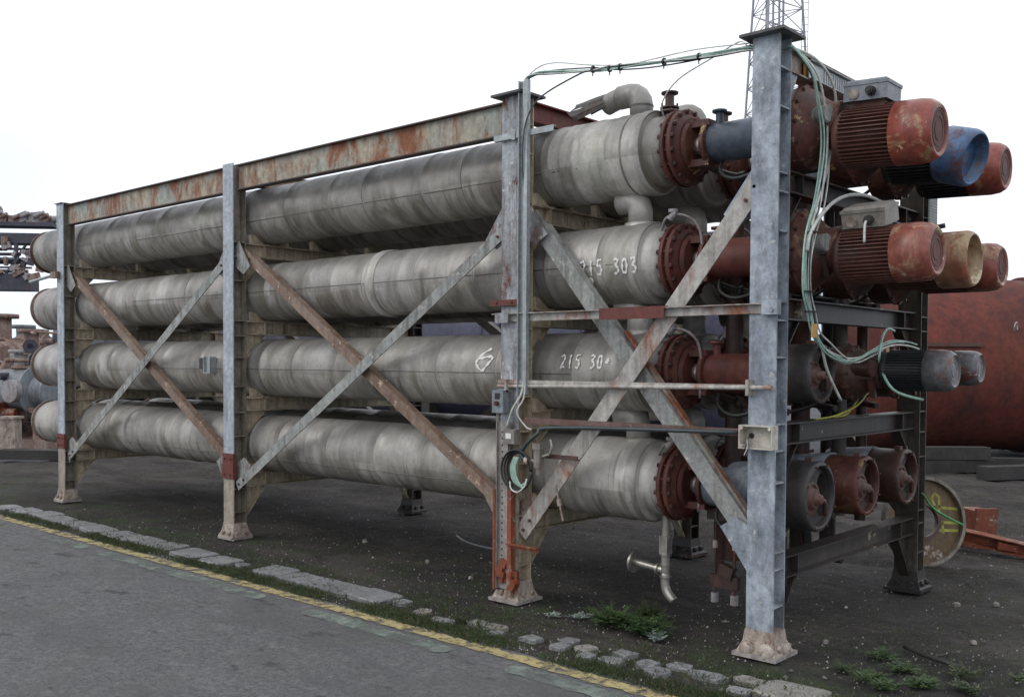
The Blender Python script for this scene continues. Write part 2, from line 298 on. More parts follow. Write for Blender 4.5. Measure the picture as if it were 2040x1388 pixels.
def thing(name, label, cat, loc=(0, 0, 0), group=None, rz=0):
    o = bpy.data.objects.new(name, None); COL.objects.link(o); o.location = loc; o.rotation_euler = (0, 0, rz); o.empty_display_size = .1
    return tag(o, label, cat, group)
def copy_tree(o, parent=None):
    c = o.copy(); COL.objects.link(c); c.parent = parent
    for ch in list(o.children): copy_tree(ch, c)
    return c
rnd = random.uniform
def repeat(o, locs):
    o.location = locs[0]
    for p in locs[1:]:
        c = o.copy(); COL.objects.link(c); c.parent = o.parent; c.location = p

# ------------------------------------------------------------------ layout numbers
PX = (-8.931, -5.400, -1.896, 0.0)      # posts along the rack
YF, YB = 0.0, 2.24                      # outer face of the front posts, inner face of the rear posts
PB, PD, PH = .166, .14, 3.472
TIER = (.600, 1.315, 2.030, 2.755)      # top of the cross beams
ROWY = (.45, 1.15, 1.85); TZ = (.878, 1.597, 2.312, 3.036); TR = .268
BD = .125

# ------------------------------------------------------------------ the ground
def sheet(name, x0, x1, y0, y1, z, m, nx=1, ny=1, bump=0.0, keep=None):
    b = MB(); vs = []
    for j in range(ny+1):
        for i in range(nx+1):
            x = x0+(x1-x0)*i/nx; y = y0+(y1-y0)*j/ny
            h = 0
            if bump and keep(x, y) > 0: h = bump*keep(x, y)*(math.sin(x*2.3+math.sin(y*1.9)*2)*.4+math.sin(x*7.1+y*5.3)*.3+rnd(-.5, .5))
            vs.append((x, y, z+h))
    b.add(vs, [(j*(nx+1)+i, j*(nx+1)+i+1, (j+1)*(nx+1)+i+1, (j+1)*(nx+1)+i) for j in range(ny) for i in range(nx)], True)
    o = b.build(name, m); o['kind'] = 'structure'; return o
def soil():
    t = NT('soil_ground'); t.coord(); t._c = t.raw
    c = t.mix(t.ramp(t.noise(.9, 6, .6), .38, .62), (.040, .032, .026), (.019, .015, .013))
    c = t.mix(t.math('MULTIPLY', t.ramp(t.noise(.55, 5, .6, off=(4, 2, 0)), .50, .64), .45), c, (.095, .083, .075))
    c = t.mix(t.math('MULTIPLY', t.ramp(t.noise(1.7, 7, .72, off=(1, 5, 0)), .5, .62), .45), c, (.034, .040, .022))
    c = t.mix(t.math('MULTIPLY', t.ramp(t.noise(.35, 3, .5, off=(7, 5, 0)), .55, .66), .5), c, (.055, .032, .022))
    c = t.mix(t.ramp(t.noise(11, 8, .85, off=(2, 9, 3)), .44, .62), c, (.020, .017, .015))
    c = t.mix(t.ramp(t.noise(38, 4, .75), .60, .72), c, (.13, .12, .10))
    c = t.mix(t.ramp(t.noise(90, 2, .8, off=(3, 3, 3)), .70, .76), c, (.42, .41, .38))
    c = t.mix(t.ramp(t.noise(21, 5, .8, off=(8, 3, 3)), .35, .48, 1, 0), c, (.018, .015, .013))
    c = t.mix(t.ramp(t.noise(48, 3, .8, off=(5, 1, 3)), .60, .68), c, (.20, .18, .155))
    yy = t.n('SeparateXYZ'); t.l(t.raw, yy.inputs[0])
    gm = t.math('MAXIMUM', t.ramp(yy.outputs[1], .1, 1.2, 1, 0), t.ramp(yy.outputs[0], -.2, 1.5, 0, .8))
    c = t.mix(t.math('MULTIPLY', t.ramp(t.noise(2.4, 7, .78, off=(11, 5, 0)), .48, .58), gm), c, (.035, .052, .018))
    c = t.mix(t.math('MULTIPLY', t.ramp(t.noise(.8, 6, .7, (.6, 1.4, 1), .4, (5, 2, 0)), .51, .57), .6), c, (.085, .072, .066))
    c = t.mix(t.math('MULTIPLY', t.ramp(t.noise(.6, 6, .7, (.6, 1.4, 1), .4, (15, 2, 0)), .50, .60), .75), c, (.018, .015, .016))
    b = t.math('ADD', t.noise(9, 6, .75), t.math('MULTIPLY', t.noise(60, 4, .7), .5))
    return t.fin(c, t.ramp(t.noise(1.2, 4), .4, .6, .8, .98), 0, b, 1.0, .05)
def far_ground():
    t = NT('yard_ground'); t.coord(); t._c = t.raw
    c = t.mix(t.ramp(t.noise(.25, 6, .6), .4, .6), (.038, .040, .052), (.062, .064, .078))
    c = t.mix(t.math('MULTIPLY', t.ramp(t.noise(.9, 6, .7, (.5, 1.5, 1)), .5, .62), .8), c, (.035, .045, .03))
    return t.fin(c, .85, 0, t.noise(8, 5, .7), .6, .03)
def asphalt():
    t = NT('asphalt'); t.coord(); t._c = t.raw
    c = t.mix(t.ramp(t.noise(.7, 7, .68), .35, .65), (.215, .22, .228), (.265, .265, .275))
    c = t.mix(t.ramp(t.noise(27, 6, .85, (1, 1, 1), .3, (1, 6, 0)), .40, .60), c, (.125, .125, .13))
    c = t.mix(t.math('MULTIPLY', t.ramp(t.noise(9, 6, .8, (1, 1, 1), .3, (5, 6, 0)), .52, .66), .7), c, (.33, .325, .315))
    c = t.mix(t.math('MULTIPLY', t.ramp(t.noise(1.3, 5, .6, off=(3, 1, 0)), .5, .68), .6), c, (.145, .165, .14))
    c = t.mix(t.ramp(t.noise(95, 3, .8), .55, .72), c, (.32, .31, .30))
    c = t.mix(t.ramp(t.noise(70, 3, .8, off=(2, 2, 2)), .28, .42, 1, 0), c, (.05, .05, .05))
    c = t.mix(t.math('MULTIPLY', t.ramp(t.noise(1.1, 6, .7, (.6, 1.5, 1), .5, (19, 4, 0)), .48, .62), .45), c, (.12, .12, .125))
    c = t.mix(t.math('MULTIPLY', t.ramp(t.noise(2.6, 5, .7, (1, 2, 1), off=(9, 4, 0)), .58, .65), .75), c, (.075, .068, .075))
    ck = t.noise(.8, 7, .75, (.5, 2.5, 1), 1.5, (2, 8, 0))
    c = t.mix(t.math('MULTIPLY', t.ramp(t.math('ABSOLUTE', t.math('SUBTRACT', ck, .5)), .0, .004, 1, 0), .7), c, (.05, .05, .052))
    c = t.mix(t.ramp(t.noise(24, 2, .6, off=(4, 9, 0)), .765, .79), c, (.38, .37, .35))
    b = t.math('ADD', t.noise(45, 5, .8), t.math('MULTIPLY', t.noise(22, 6, .8), .9))
    return t.fin(c, .85, 0, b, 1.0, .03)
def worn(name, a, b_, under, lo, hi, sc=9):
    t = NT(name); t.coord(); t._c = t.raw
    c = t.mix(t.ramp(t.noise(5, 5), .4, .6), a, b_)
    c = t.mix(t.math('MULTIPLY', t.ramp(t.noise(60, 4, .8), .48, .7), .5), c, under)
    f = t.ramp(t.noise(sc, 7, .78), lo, hi)
    t.fin(c, .7, 0, t.noise(70, 4, .7), .5, .006)
    tr = t.n('BsdfTransparent'); m = t.n('MixShader'); t.l(f, m.inputs[0]); t.l(t.b.outputs[0], m.inputs[1]); t.l(tr.outputs[0], m.inputs[2]); t.l(m.outputs[0], t.o.inputs[0])
    return t.m
M['soil'] = soil(); M['yard'] = far_ground(); M['asphalt'] = asphalt()
M['yline'] = worn('worn_yellow_line', (.46, .38, .17), (.38, .32, .16), (.18, .165, .13), .46, .60)
M['gline'] = worn('faded_green_line', (.215, .26, .225), (.19, .225, .20), (.18, .19, .18), .36, .66, 5)
sheet('ground', -400, 400, -.75, 600, -.075, 'yard')
def kp(x, y): return 0 if y < -.6 else min(1, (y+.6)/.6)*(.5 if y < 3 else 1)
sheet('soil', -14, 6, -.95, 12, -.012, 'soil', 330, 214, .024, kp)
sheet('road', -400, 60, -60, -.86, .0, 'asphalt')
def line(name, x0, x1, y, wd, z, m, jag):
    b = MB(); n = int((x1-x0)/.045); vs = []
    for i in range(n+1):
        x = x0+(x1-x0)*i/n; e = .5 if i in (0, n) else 1
        vs += [(x, y-wd/2*e+rnd(-jag, jag), z), (x, y+wd/2*e+rnd(-jag, jag), z)]
    b.add(vs, [(2*i, 2*i+2, 2*i+3, 2*i+1) for i in range(n)]); o = b.build(name, m); o['kind'] = 'structure'
line('yellow_line', -30, .62, -.955, .105, .006, 'yline', .010)
for x0, x1 in ((-6.7, -5.9), (-5.6, -4.9), (-4.9, -3.2), (-2.7, -1.35), (-.9, .35)): line('green_line', x0, x1, -1.12-.012*(x0 % 1), .13, .005, 'gline', .014)

# ------------------------------------------------------------------ the steel rack
rack = thing('steel_rack', 'tall weathered steel frame with X braces carrying four rows of insulated pipes', 'rack')
PM = ('post', 'post', 'post_mid', 'post_end')
STIFF = (.255, .47, .60, .96, 1.18, 1.42, 1.69, 1.89, 2.03, 2.40, 2.62, 2.755, 3.09, 3.29)
def post(i, front):
    x = PX[i]; y0 = YF if front else YB; tf = .011; cm = PM[i] if front else 'rear_post'
    b = MB()
    b.b2(x-PB/2, x+PB/2, y0, y0+tf, .012, PH, 0)
    b.b2(x-PB/2, x+PB/2, y0+PD-tf, y0+PD, .012, PH, 1 if i < 3 else 0)
    b.b2(x-.005, x+.005, y0+tf, y0+PD-tf, .012, PH, 1 if i < 3 else 0)
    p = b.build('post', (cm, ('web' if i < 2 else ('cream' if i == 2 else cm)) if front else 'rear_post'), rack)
    zs = STIFF if i != 3 else (.285, .497, .594, .985, 1.165, 1.315, 1.69, 1.897, 2.0, 2.395, 2.613, 2.718, 3.08, 3.295)
    for z in zs:
        if (i < 2 and z > 3): continue
        q = MB()
        for s_ in (-1, 1):
            xa = x+s_*.0052; xb = x+s_*(PB/2-.003)
            if z in (.255, .285): q.b2(xa, xb, y0+tf, y0+PD-tf, z-.005, z+.005)
            else: q.b2(xa, xb, y0+tf, y0+PD-tf, z-.005, z+.005)
        q.build('stiffener', 'rear_post' if not front else 'web' if i < 2 else ('cream' if i == 2 else cm), p)
    # flared foot and base plate
    q = MB(); yc = y0+PD/2
    hw, hd = PB/2+.004, PD/2+.004
    lo = [(x-hw-.035, yc-hd-.035, .024), (x+hw+.035, yc-hd-.035, .024), (x+hw+.035, yc+hd+.035, .024), (x-hw-.035, yc+hd+.035, .024)]
    hi = [(x-hw, yc-hd, .15), (x+hw, yc-hd, .15), (x+hw, yc+hd, .15), (x-hw, yc+hd, .15)]
    mid = [(x-hw-.008, yc-hd-.008, .085), (x+hw+.008, yc-hd-.008, .085), (x+hw+.008, yc+hd+.008, .085), (x-hw-.008, yc+hd+.008, .085)]
    for a_, c_ in ((lo, mid), (mid, hi)):
        q.add(a_+c_, [(k, (k+1) % 4, 4+(k+1) % 4, 4+k) for k in range(4)])
    q.add(hi, [(0, 1, 2, 3)])
    for dx in (-.045, .05):
        q.lathe([(yc-hd-.042, .0), (yc-hd-.042, .018), (yc-hd-.01, .02)], 'y', (x+dx, 0, .062), 8)
        q.lathe([(x+hw+.042, .0), (x+hw+.042, .018), (x+hw+.01, .02)], 'x', (0, yc+dx, .062), 8)
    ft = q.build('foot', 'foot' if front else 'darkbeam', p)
    if front and i == 3:
        rg = random.Random(40+i)
        for sx, sy in ((-.6, -1), (.55, -1), (1, .2)):
            q = MB(); cc = Vector((x+sx*(hw+.020), yc+sy*(hd+.020), .045)); n_ = 8; vs = []
            for zz, rr_ in ((-.022, .044), (.005, .046), (.028, .032), (.040, .012)):
                for k_ in range(n_): a_ = 2*math.pi*k_/n_; r_ = rr_*rg.uniform(.7, 1.25); vs.append(cc+Vector((r_*math.cos(a_), r_*math.sin(a_), zz+rg.uniform(-.005, .005))))
            q.add(vs, [(r0*n_+k_, r0*n_+(k_+1) % n_, (r0+1)*n_+(k_+1) % n_, (r0+1)*n_+k_) for r0 in range(3) for k_ in range(n_)]+[tuple(3*n_+k_ for k_ in range(n_))], True)
            q.build('mortar_lump', 'foot', ft)
    q = MB(); a = .135 if i > 1 else .115
    q.b2(x-a, x+a, yc-a, yc+a, 0.002, .024); q.build('base_plate', 'footplate' if front else 'darkbeam', p)
    if front and (i >= 2 or i == 0):
        q = MB(); a = .135 if i else .09
        q.b2(x-a, x+a, yc-a, yc+a, PH, PH+(.016 if i else .008)); q.build('cap_plate', 'cap', p)
    return p
for i in range(4):
    post(i, True); post(i, False)
# red splice plates
for i, (z0, z1) in ((0, (.63, .80)), (1, (.565, .80))):
    x = PX[i]; q = MB(); q.b2(x-PB/2-.012, x+PB/2+.012, -.013, .03, z0, (z0+z1)/2+.02); q.b2(x-PB/2-.005, x+PB/2+.005, -.008, .02, (z0+z1)/2+.02, z1)
    for dx in (-.05, .05):
        for z in (z0+.04, z1-.05): q.lathe([(-.026, .009), (-.012, .009)], 'y', (x+dx, 0, z), 6)
    q.build('splice_plate', 'splice', rack)
# I-beam running in y between front and rear post
def ibeam_y(x, y0, y1, zt, dep, fl, m, name='cross_beam'):
    b = MB(); t = .009
    b.b2(x-fl/2, x+fl/2, y0, y1, zt-t, zt); b.b2(x-fl/2, x+fl/2, y0, y1, zt-dep, zt-dep+t); b.b2(x-.004, x+.004, y0, y1, zt-dep+t, zt-t)
    return b.build(name, m, rack)
for i, x in enumerate(PX):
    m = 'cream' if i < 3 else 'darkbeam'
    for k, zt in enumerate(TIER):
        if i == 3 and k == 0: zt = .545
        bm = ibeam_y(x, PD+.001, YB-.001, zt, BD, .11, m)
        yk = .235
        for s_ in (0, 1):
            ye = PD+yk if not s_ else YB-yk
            q = MB(); q.b2(x-.052, x+.052, ye-.005, ye+.005, zt-BD+.010, zt-.010); q.build('end_plate', m, bm)
        # knee plate under the beam
        g = .30 if k == 0 else .245; z = zt-BD-.001
        for s_ in (0, 1):
            q = MB()
            ya = PD+.001 if not s_ else YB-.001; sg = 1 if not s_ else -1
            q.prism([(x-.005, ya, z), (x-.005, ya+sg*yk, z), (x-.005, ya+sg*.01, z-g)], (.010, 0, 0))
            q.bar((x, ya+sg*(yk+.003), z-.004), (x, ya+sg*.008, z-g-.004), .07, .008, (0, -sg*g, yk))
            q.build('knee_plate', m, bm)
    if i >= 1:
        zt = 3.468 if i == 2 else 3.440 if i == 1 else 3.452
        b = ibeam_y(x, PD+.001, YB-.001, zt, .14, .10, 'splice' if i == 2 else 'topbeam', 'top_cross_beam')
        if i == 3:
            q = MB(); z = zt-.14
            q.prism([(x+.03, PD+.001, z), (x+.03, PD+.17, z), (x+.03, PD+.001, z-.30)], (.008, 0, 0)); q.build('knee_plate', 'post_end', b)
            q = MB(); q.b2(x+.02, x+.032, .42, .60, zt-.125, zt-.015); q.build('patch_plate', 'tag_yellow', b)
            q = MB(); q.b2(x+.05, x+.056, .42, 2.1, zt-.13, zt-.035)
            for n in range(46): q.b2(x+.057, x+.060, .62+n*.032, .634+n*.032, zt-.118, zt-.045)
            q.b2(x+.05, x+.075, .42, 2.1, zt-.033, zt-.028); q.b2(x+.05, x+.075, .42, 2.1, zt-.137, zt-.132)
            q.build('perforated_tray', 'galv', b)
# top channel along the front
def chan(x0, x1, y, z0, z1, d=.06):
    b = MB(); t = .010
    b.b2(x0, x1, y, y+t, z0+t, z1-t, 0); b.b2(x0, x1, y-d, y+d, z1-t, z1, 1); b.b2(x0, x1, y-d, y+d, z0, z0+t, 1)
    return b.build('top_beam', ('topbeam', 'flange_dark'), rack)
chan(PX[0]+PB/2+.002, PX[1]-PB/2-.002, .062, 3.218, 3.455, .040)
chan(PX[1]+PB/2+.002, PX[2]-PB/2-.002, .062, 3.222, 3.455, .040)
chan(PX[0]+PB/2+.002, PX[1]-PB/2-.002, YB+.07, 3.195, 3.44, .050)
chan(PX[1]+PB/2+.002, PX[2]-PB/2-.002, YB+.07, 3.195, 3.44, .050)
# diagonal braces: rolled angles bolted to gusset plates
def _(): pass
def bolt(mb, p, r=.011, sg=-1): mb.lathe([(sg*.014, r), (0, r)], 'y', p, 6)
def brace(a, b, y, m, wd=.088, gz=True, gm='post'):
    (xa, za), (xb, zb) = a, b
    q = MB(); A = Vector((xa, y, za)); B = Vector((xb, y, zb)); d = (B-A).normalized(); n = Vector((-d.z, 0, d.x)); n = n if n.z > 0 else -n
    q.bar(A, B, wd, .009)
    o = n*(wd/2-.005); L = (B-A).length
    sg = 1
    q.bar(A+o+d*.13+Vector((0, .034*sg, 0)), B+o-d*.13+Vector((0, .034*sg, 0)), .009, .058)
    br = q.build('brace', m, rack)
    for P, s_ in ((A, 1), (B, -1)):
        for k in (.04, .13): p = P+d*s_*k; q = MB(); bolt(q, (p.x, y-.004, p.z)); q.build('bolt', 'hub', br)
    return br
def gusset(x, z, side, updown, y, m, s=.26, wd=.15):
    """side +1: plate leaves the post towards +x"""
    q = MB(); xa = x+side*(PB/2-.03); u = updown
    q.prism([(xa, y, z-u*.05), (xa+side*.05, y, z-u*.10), (xa+side*(wd+.03), y, z+u*(s*.42)), (xa+side*wd*.62, y, z+u*s*.62), (xa, y, z+u*s*.40)], (0, .009, 0))
    q.build('gusset', m, rack)
YG = .048; BR1, BR2 = .034, .062
B1 = ((-8.80, 2.64), (-5.44, .665)); B2 = ((-8.80, .535), (-5.44, 2.62))
B3 = ((-5.28, 2.66), (-1.96, .60)); B4 = ((-5.30, .50), (-1.93, 2.60))
B5 = ((-1.78, 2.66), (-.03, .55)); B6 = ((-1.80, .48), (-.04, 2.68))
brace(*B1, .085, 'brace_rust'); brace(*B2, .03, 'brace_grey')
brace(*B3, .085, 'brace_rust'); brace(*B4, .03, 'brace_grey')
def brace_w(a, b, y, m, wd): return brace(a, b, y, m, wd)
brace_w(*B5, .085, 'brace_grey', .115); brace_w(*B6, .018, 'rail', .115)
q = MB(); q.bar((-1.02, .135, 1.86), (-.14, .135, .78), .018, .05); q.build('brace_edge', 'brace_rusted', rack)
for i, x in enumerate(PX):
    gm = 'brace_grey' if i < 2 else ('post_mid' if i == 2 else 'post_end')
    for sd in ((1,) if i == 0 else (-1,) if i == 3 else (-1, 1)):
        gusset(x, 2.66, sd, -1, YG, gm, .34, .20); gusset(x, .56, sd, 1, YG, gm, .34, .20)
# rear face braces
for a, b in ((B1, B2), (B3, B4), (B5, B6)):
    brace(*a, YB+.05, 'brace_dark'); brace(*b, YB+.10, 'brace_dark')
# horizontal rails across the end bay
q = MB(); q.b2(-2.03, .075, -.012, -.004, 1.935, 1.992); q.b2(-2.03, .075, -.045, -.012, 1.985, 1.991); r1 = q.build('angle_rail', 'rail', rack)
q = MB(); q.b2(.02, .115, -.062, -.013, 1.925, 2.01); q.lathe([(-.075, .011), (-.06, .011)], 'y', (.085, 0, 1.95), 6); q.build('clamp', 'post_end', r1); q = MB(); q.b2(-1.99, -1.87, -.052, -.046, 1.925, 1.995); q.build('clamp', 'post_mid', r1)
q = MB(); q.b2(-1.10, -.62, -.052, -.047, 1.925, 1.995); q.b2(-1.10, -.62, -.046, -.003, 1.993, 1.999); q.build('rust_patch', 'splice', r1)
q = MB(); q.cyl((-1.98, -.030, 1.492), (.075, -.030, 1.522), .013, 12); q.b2(-1.98, -.03, -.03, -.004, 1.512, 1.536); r2 = q.build('pipe_rail', 'rail', rack)
q = MB(); q.b2(-.075, -.055, -.055, .01, 1.475, 1.565); q.build('clamp', 'rail', r2); q = MB(); q.b2(-1.90, -1.88, -.055, .01, 1.45, 1.54); q.build('clamp', 'rail', r2)
q = MB(); q.b2(-1.74, -.085, -.03, -.004, 1.245, 1.268); q.b2(-1.74, -.085, -.03, -.024, 1.268, 1.285); q.build('angle_rail', 'rail_dark', rack)
# invented dark pipes that blacken the gaps between pipe columns at the drive end
for n, (x, y, z0, z1, r) in enumerate(((-.62, .80, .35, 2.62, .055), (-.30, .80, .62, 3.0, .042), (-.48, 1.50, .30, 2.9, .065), (-.20, 1.50, .62, 2.7, .05), (-.80, 1.50, .5, 2.6, .045), (-.55, 2.13, .30, 2.9, .06), (-.30, 2.13, .5, 2.4, .04), (-1.35, .80, .7, 2.6, .05), (-1.35, 1.50, .7, 2.6, .05))):
    q = MB(); q.cyl((x, y, z0), (x, y, z1), r, 16)
    for z in (z0+.3, (z0+z1)/2, z1-.3): q.lathe([(z-.03, r*1.7), (z-.004, r*1.7), (z-.004, r*1.4), (z+.004, r*1.4), (z+.004, r*1.7), (z+.03, r*1.7)], 'z', (x, y, 0), 18)
    q.build('gap_filler_pipe', 'darkbeam' if n % 2 else 'housing_brown', rack)
# red bar clamped on the third post
q = MB(); q.b2(-2.07, -1.80, -.028, -.002, 2.045, 2.085)
for x in (-2.0, -1.86): q.lathe([(-.038, .008), (-.028, .008)], 'y', (x, 0, 2.065), 6)
q.build('red_bracket', 'splice', rack)
# slotted channel bar at the top of the third post
q = MB(); q.b2(-2.03, -1.50, -.03, -.024, 3.175, 3.215); q.b2(-2.03, -1.50, -.024, 0-.001, 3.209, 3.215); q.b2(-2.03, -1.50, -.024, -.001, 3.175, 3.181); q.b2(-1.86, -1.83, -.036, -.03, 3.165, 3.235)
q.build('channel_bar', 'galv', rack)

# ------------------------------------------------------------------ insulated pipe units
XL, XE = -10.16, -.985                 # far end and near end of the wide cladding
def jacket(rs, seed):
    rg = random.Random(seed); prof = []; x = XL+.12; r = TR
    prof += [(x-.10, r*.955), (x-.02, r*.985), (x, r)]
    rings = []
    while x < XE-.55:
        L = rg.uniform(.42, .80); r = TR*rg.uniform(.992, 1.006); n = 5
        for k in range(1, n+1): prof.append((x+L*k/n-.004, r*(1+rg.uniform(-.001, .001))))
        x += L; rings.append((x, r)); r2 = r*1.008
        prof += [(x-.003, r2), (x+.012, r2), (x+.014, r)]
    while x < XE-.03:
        L = min(rg.uniform(.03, .09), XE-.02-x); x += L; prof += [(x, TR*rg.uniform(.99, 1.012)), (x+.004, TR*rg.uniform(.985, 1.0))]
    prof += [(XE-.008, TR*1.015), (XE, TR*1.01), (XE+.004, TR*.99)]
    prof.sort(key=lambda p: p[0])
    b = MB(); b.lathe(prof, 'x', seg=56, wob=.004)
    return b, rings
def unit(kind):
    """a clad pipe with its flange, bearing frame and drive; local origin on the pipe axis at the end post"""
    row, drive, housing = kind['row'], kind['drive'], kind['housing']
    u = thing('insulated_pipe_unit', kind['label'], 'pipe unit', group='insulated pipe units stacked in the rack')
    b, rings = jacket(None, 11+row*5)
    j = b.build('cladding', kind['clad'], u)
    # thin dark joints: round each section and along the side just below the middle
    rg = random.Random(row+3)
    for n, (x, r) in enumerate(rings):
        if n % 2: continue
    for k in range(len(rings)-1):
        x0 = rings[k][0]+.014; x1 = rings[k+1][0]-.004; a = (-.30 if row == 3 else -.06 if row > 0 else -.45)+rg.uniform(-.01, .01); r = max(rings[k][1], rings[k+1][1])
        q = MB(); c = Vector((0, -math.cos(a)*r, math.sin(a)*r)); q.box(((x0+x1)/2, c.y, c.z), (x1-x0, .005, .005), Matrix.Rotation(a, 3, 'X'))
        if k > 2: q.build('seam', 'seam', j)
        q2 = MB(); q2.lathe([(rings[k][0]-.007, r*.99), (rings[k][0]-.0065, r*1.0035), (rings[k][0]-.0035, r*1.0035), (rings[k][0]-.003, r*.99)], 'x', seg=56, cap=False)
        if k > 2: q2.build('joint_ring', 'seam', j)
    q = MB(); q.lathe([(XL-.09, .05), (XL-.088, TR*.93), (XL-.06, TR*1.0), (XL-.035, TR*1.0), (XL-.03, TR*.93), (XL+.05, TR*.93)], seg=48)
    q.build('end_cap', 'scrap_brown' if row < 3 else 'hub', u)
    # near end: collar, neck, flange pair with bolts
    q = MB(); q.lathe([(XE+.002, TR*.99), (XE+.012, TR*.86), (XE+.020, TR*.84), (XE+.145, TR*.83)], seg=56); q.build('collar', kind['collar'], u)
    q = MB(); FX = -.825
    q.lathe([(FX-.012, .20), (FX-.010, .243), (FX+.016, .245), (FX+.018, .218), (FX+.034, .218), (FX+.036, .240), (FX+.066, .240), (FX+.072, .205), (FX+.10, .185)], seg=48)
    f = q.build('flange', 'redbrown', u)
    q = MB(); q.cyl((-.030, 0, 0), (.088, 0, 0), .0085, 6)
    q.cyl((-.031, 0, 0), (-.010, 0, 0), .016, 6, smooth=False); q.cyl((.066, 0, 0), (.084, 0, 0), .016, 6, smooth=False)
    repeat(q.build('bolt', 'housing_brown', f), [(FX, math.cos(math.pi*(k+.5)/8)*.226, math.sin(math.pi*(k+.5)/8)*.226) for k in range(16)])
    # bearing frame: open cage between flange and drive tube
    q = MB(); X0, X1 = FX+.080, -.585
    q.lathe([(X0-.005, .19), (X0+.02, .165), (X0+.045, .155), (X0+.05, .085)], seg=40)
    for k, (yy, zz, wd) in enumerate(((0, .122, .17), (0, -.122, .17))): q.box(((X0+X1)/2+.01, yy, zz), (X1-X0, wd, .042))
    for sy in (.115,): q.box(((X0+X1)/2, sy, 0), (X1-X0, .024, .09))
    for sz in (-1, 1): q.prism([(X0, -.012, sz*.14), (X0+.10, -.012, sz*.14), (X0, -.012, sz*.185)], (0, .024, 0))
    q.lathe([(X1-.03, .06), (X1-.028, .142), (X1, .142), (X1+.004, .12)], seg=40)
    q.build('bearing_frame', 'redbrown' if row < 3 else 'housing', u)
    q = MB(); q.lathe([(X0+.03, .05), (X0+.06, .062), (X0+.085, .062), (X0+.09, .038), (X0+.14, .038), (X0+.142, .052), (X1, .052)], seg=24); q.cyl((X0+.10, -.05, .03), (X0+.10, -.062, .034), .02, 10)
    q.build('shaft_coupling', 'steel', u)
    # drive tube to the gear housing beyond the end post
    if row > 0:
        q = MB(); q.lathe([(X1, .116), (X1+.012, .121), (-.13, .121), (-.12, .14), (-.09, .14)], seg=40)
        d = q.build('drive_tube', drive, u)
        q = MB(); q.cyl((-.53, -.03, .10), (-.53, -.03, .185), .024, 14); q.lathe([(.18, .045), (.195, .047), (.198, .03)], 'z', (-.53, -.03, 0), 16); q.build('nozzle', drive, d)
    else:
        q = MB(); q.lathe([(X1, .118), (X1+.012, .125), (-.42, .125), (-.415, .165), (-.395, .168), (-.09, .20)], seg=40)
        d = q.build('drive_tube', drive, u)
    # inlet elbow on the crown
    ex = -1.135
    q = MB(); rr = .078
    h = .405 if row == 3 else .40 
    pts = [(ex, 0, TR-.04)]
    if row == 3:
        pts = [(ex, 0, TR-.05), (ex, 0, TR+.06)]+[(ex-.085*(1-math.cos(t)), 0, TR+.06+.085*math.sin(t)) for t in (R(22), R(45), R(68), R(90))]+[(ex-.17, 0, TR+.143)]
        q.path(pts, rr, 24, sub=1)
        q.path([(ex-.165, 0, TR+.14), (ex-.22, .01, TR+.137), (ex-.30, .02, TR+.12)], .070, 20, sub=2)
        e = q.build('inlet_elbow', kind['elbow'], u)
        # torn cladding hanging off the end of the elbow
        q = MB()
        for k in range(9):
            a0 = -1.9+k*.33; vs = []
            for t in range(5): vs.append((ex-.26-.062*t-rnd(0, .03)*(k % 3), .02+math.sin(a0)*.076*(1+.12*t), TR+.118-.016*t+math.cos(a0)*.080*(1+.10*t)))
            a1 = a0+.35; ws = []
            for t in range(5): ws.append((ex-.26-.062*t-rnd(0, .03)*((k+1) % 3), .02+math.sin(a1)*.076*(1+.12*t), TR+.118-.016*t+math.cos(a1)*.080*(1+.10*t)))
            q.add(vs+ws, [(n, n+1, n+6, n+5) for n in range(4)])
        q.build('torn_cladding', 'housing_dark', e)
        for rg_ in ((ex, TR+.05),):
            q = MB(); q.lathe([(rg_[1], rr+.003), (rg_[1]+.012, rr+.003)], 'z', (ex, 0, 0), 24, cap=False); q.build('band', 'seam', e)
    else:
        q.path([(ex, 0, TR-.05), (ex, 0, TR+.09)]+[(ex-.07*(1-math.cos(t)), .0, TR+.09+.07*math.sin(t)) for t in (R(30), R(60), R(90))]+[(ex-.16, .0, TR+.157)], rr+.004, 24, sub=1)
        e = q.build('inlet_elbow', kind['elbow'], u)
        q = MB(); q.lathe([(TR-.03, rr+.028), (TR+.006, rr+.026), (TR+.010, rr+.004)], 'z', (ex, 0, 0), 24, cap=False); q.build('band', kind['elbow'], e)
    # flanged nozzle beside the big flange
    q = MB(); nx = -.915
    q.cyl((nx, 0, .20), (nx, 0, .375), .030, 14); q.lathe([(.368, .055), (.380, .057), (.384, .04)], 'z', (nx, 0, 0), 18); q.lathe([(.245, .062), (.262, .062)], 'z', (nx, 0, 0), 18); q.lathe([(.272, .062), (.284, .062)], 'z', (nx, 0, 0), 18)
    for k in range(4):
        t = math.pi/4+k*math.pi/2; q.cyl((nx+.05*math.cos(t), .05*math.sin(t), .225), (nx+.05*math.cos(t), .05*math.sin(t), .31), .007, 6)
    if row == 3: q.build('flanged_nozzle', 'housing_brown', u)
    # small-bore line and sampling valve beside the flange
    q = MB(); q.path([(-.86, -.16, .19), (-.80, -.20, .26), (-.70, -.17, .27), (-.62, -.12, .20), (-.60, -.10, .05), (-.62, -.08, -.16)], .009, 8); q.cyl((-.78, -.20, .245), (-.74, -.19, .29), .022, 10); q.cyl((-.76, -.19, .29), (-.76, -.19, .31), .030, 12)
    if row < 3: q.build('sampling_line', 'scrap_pale', u)
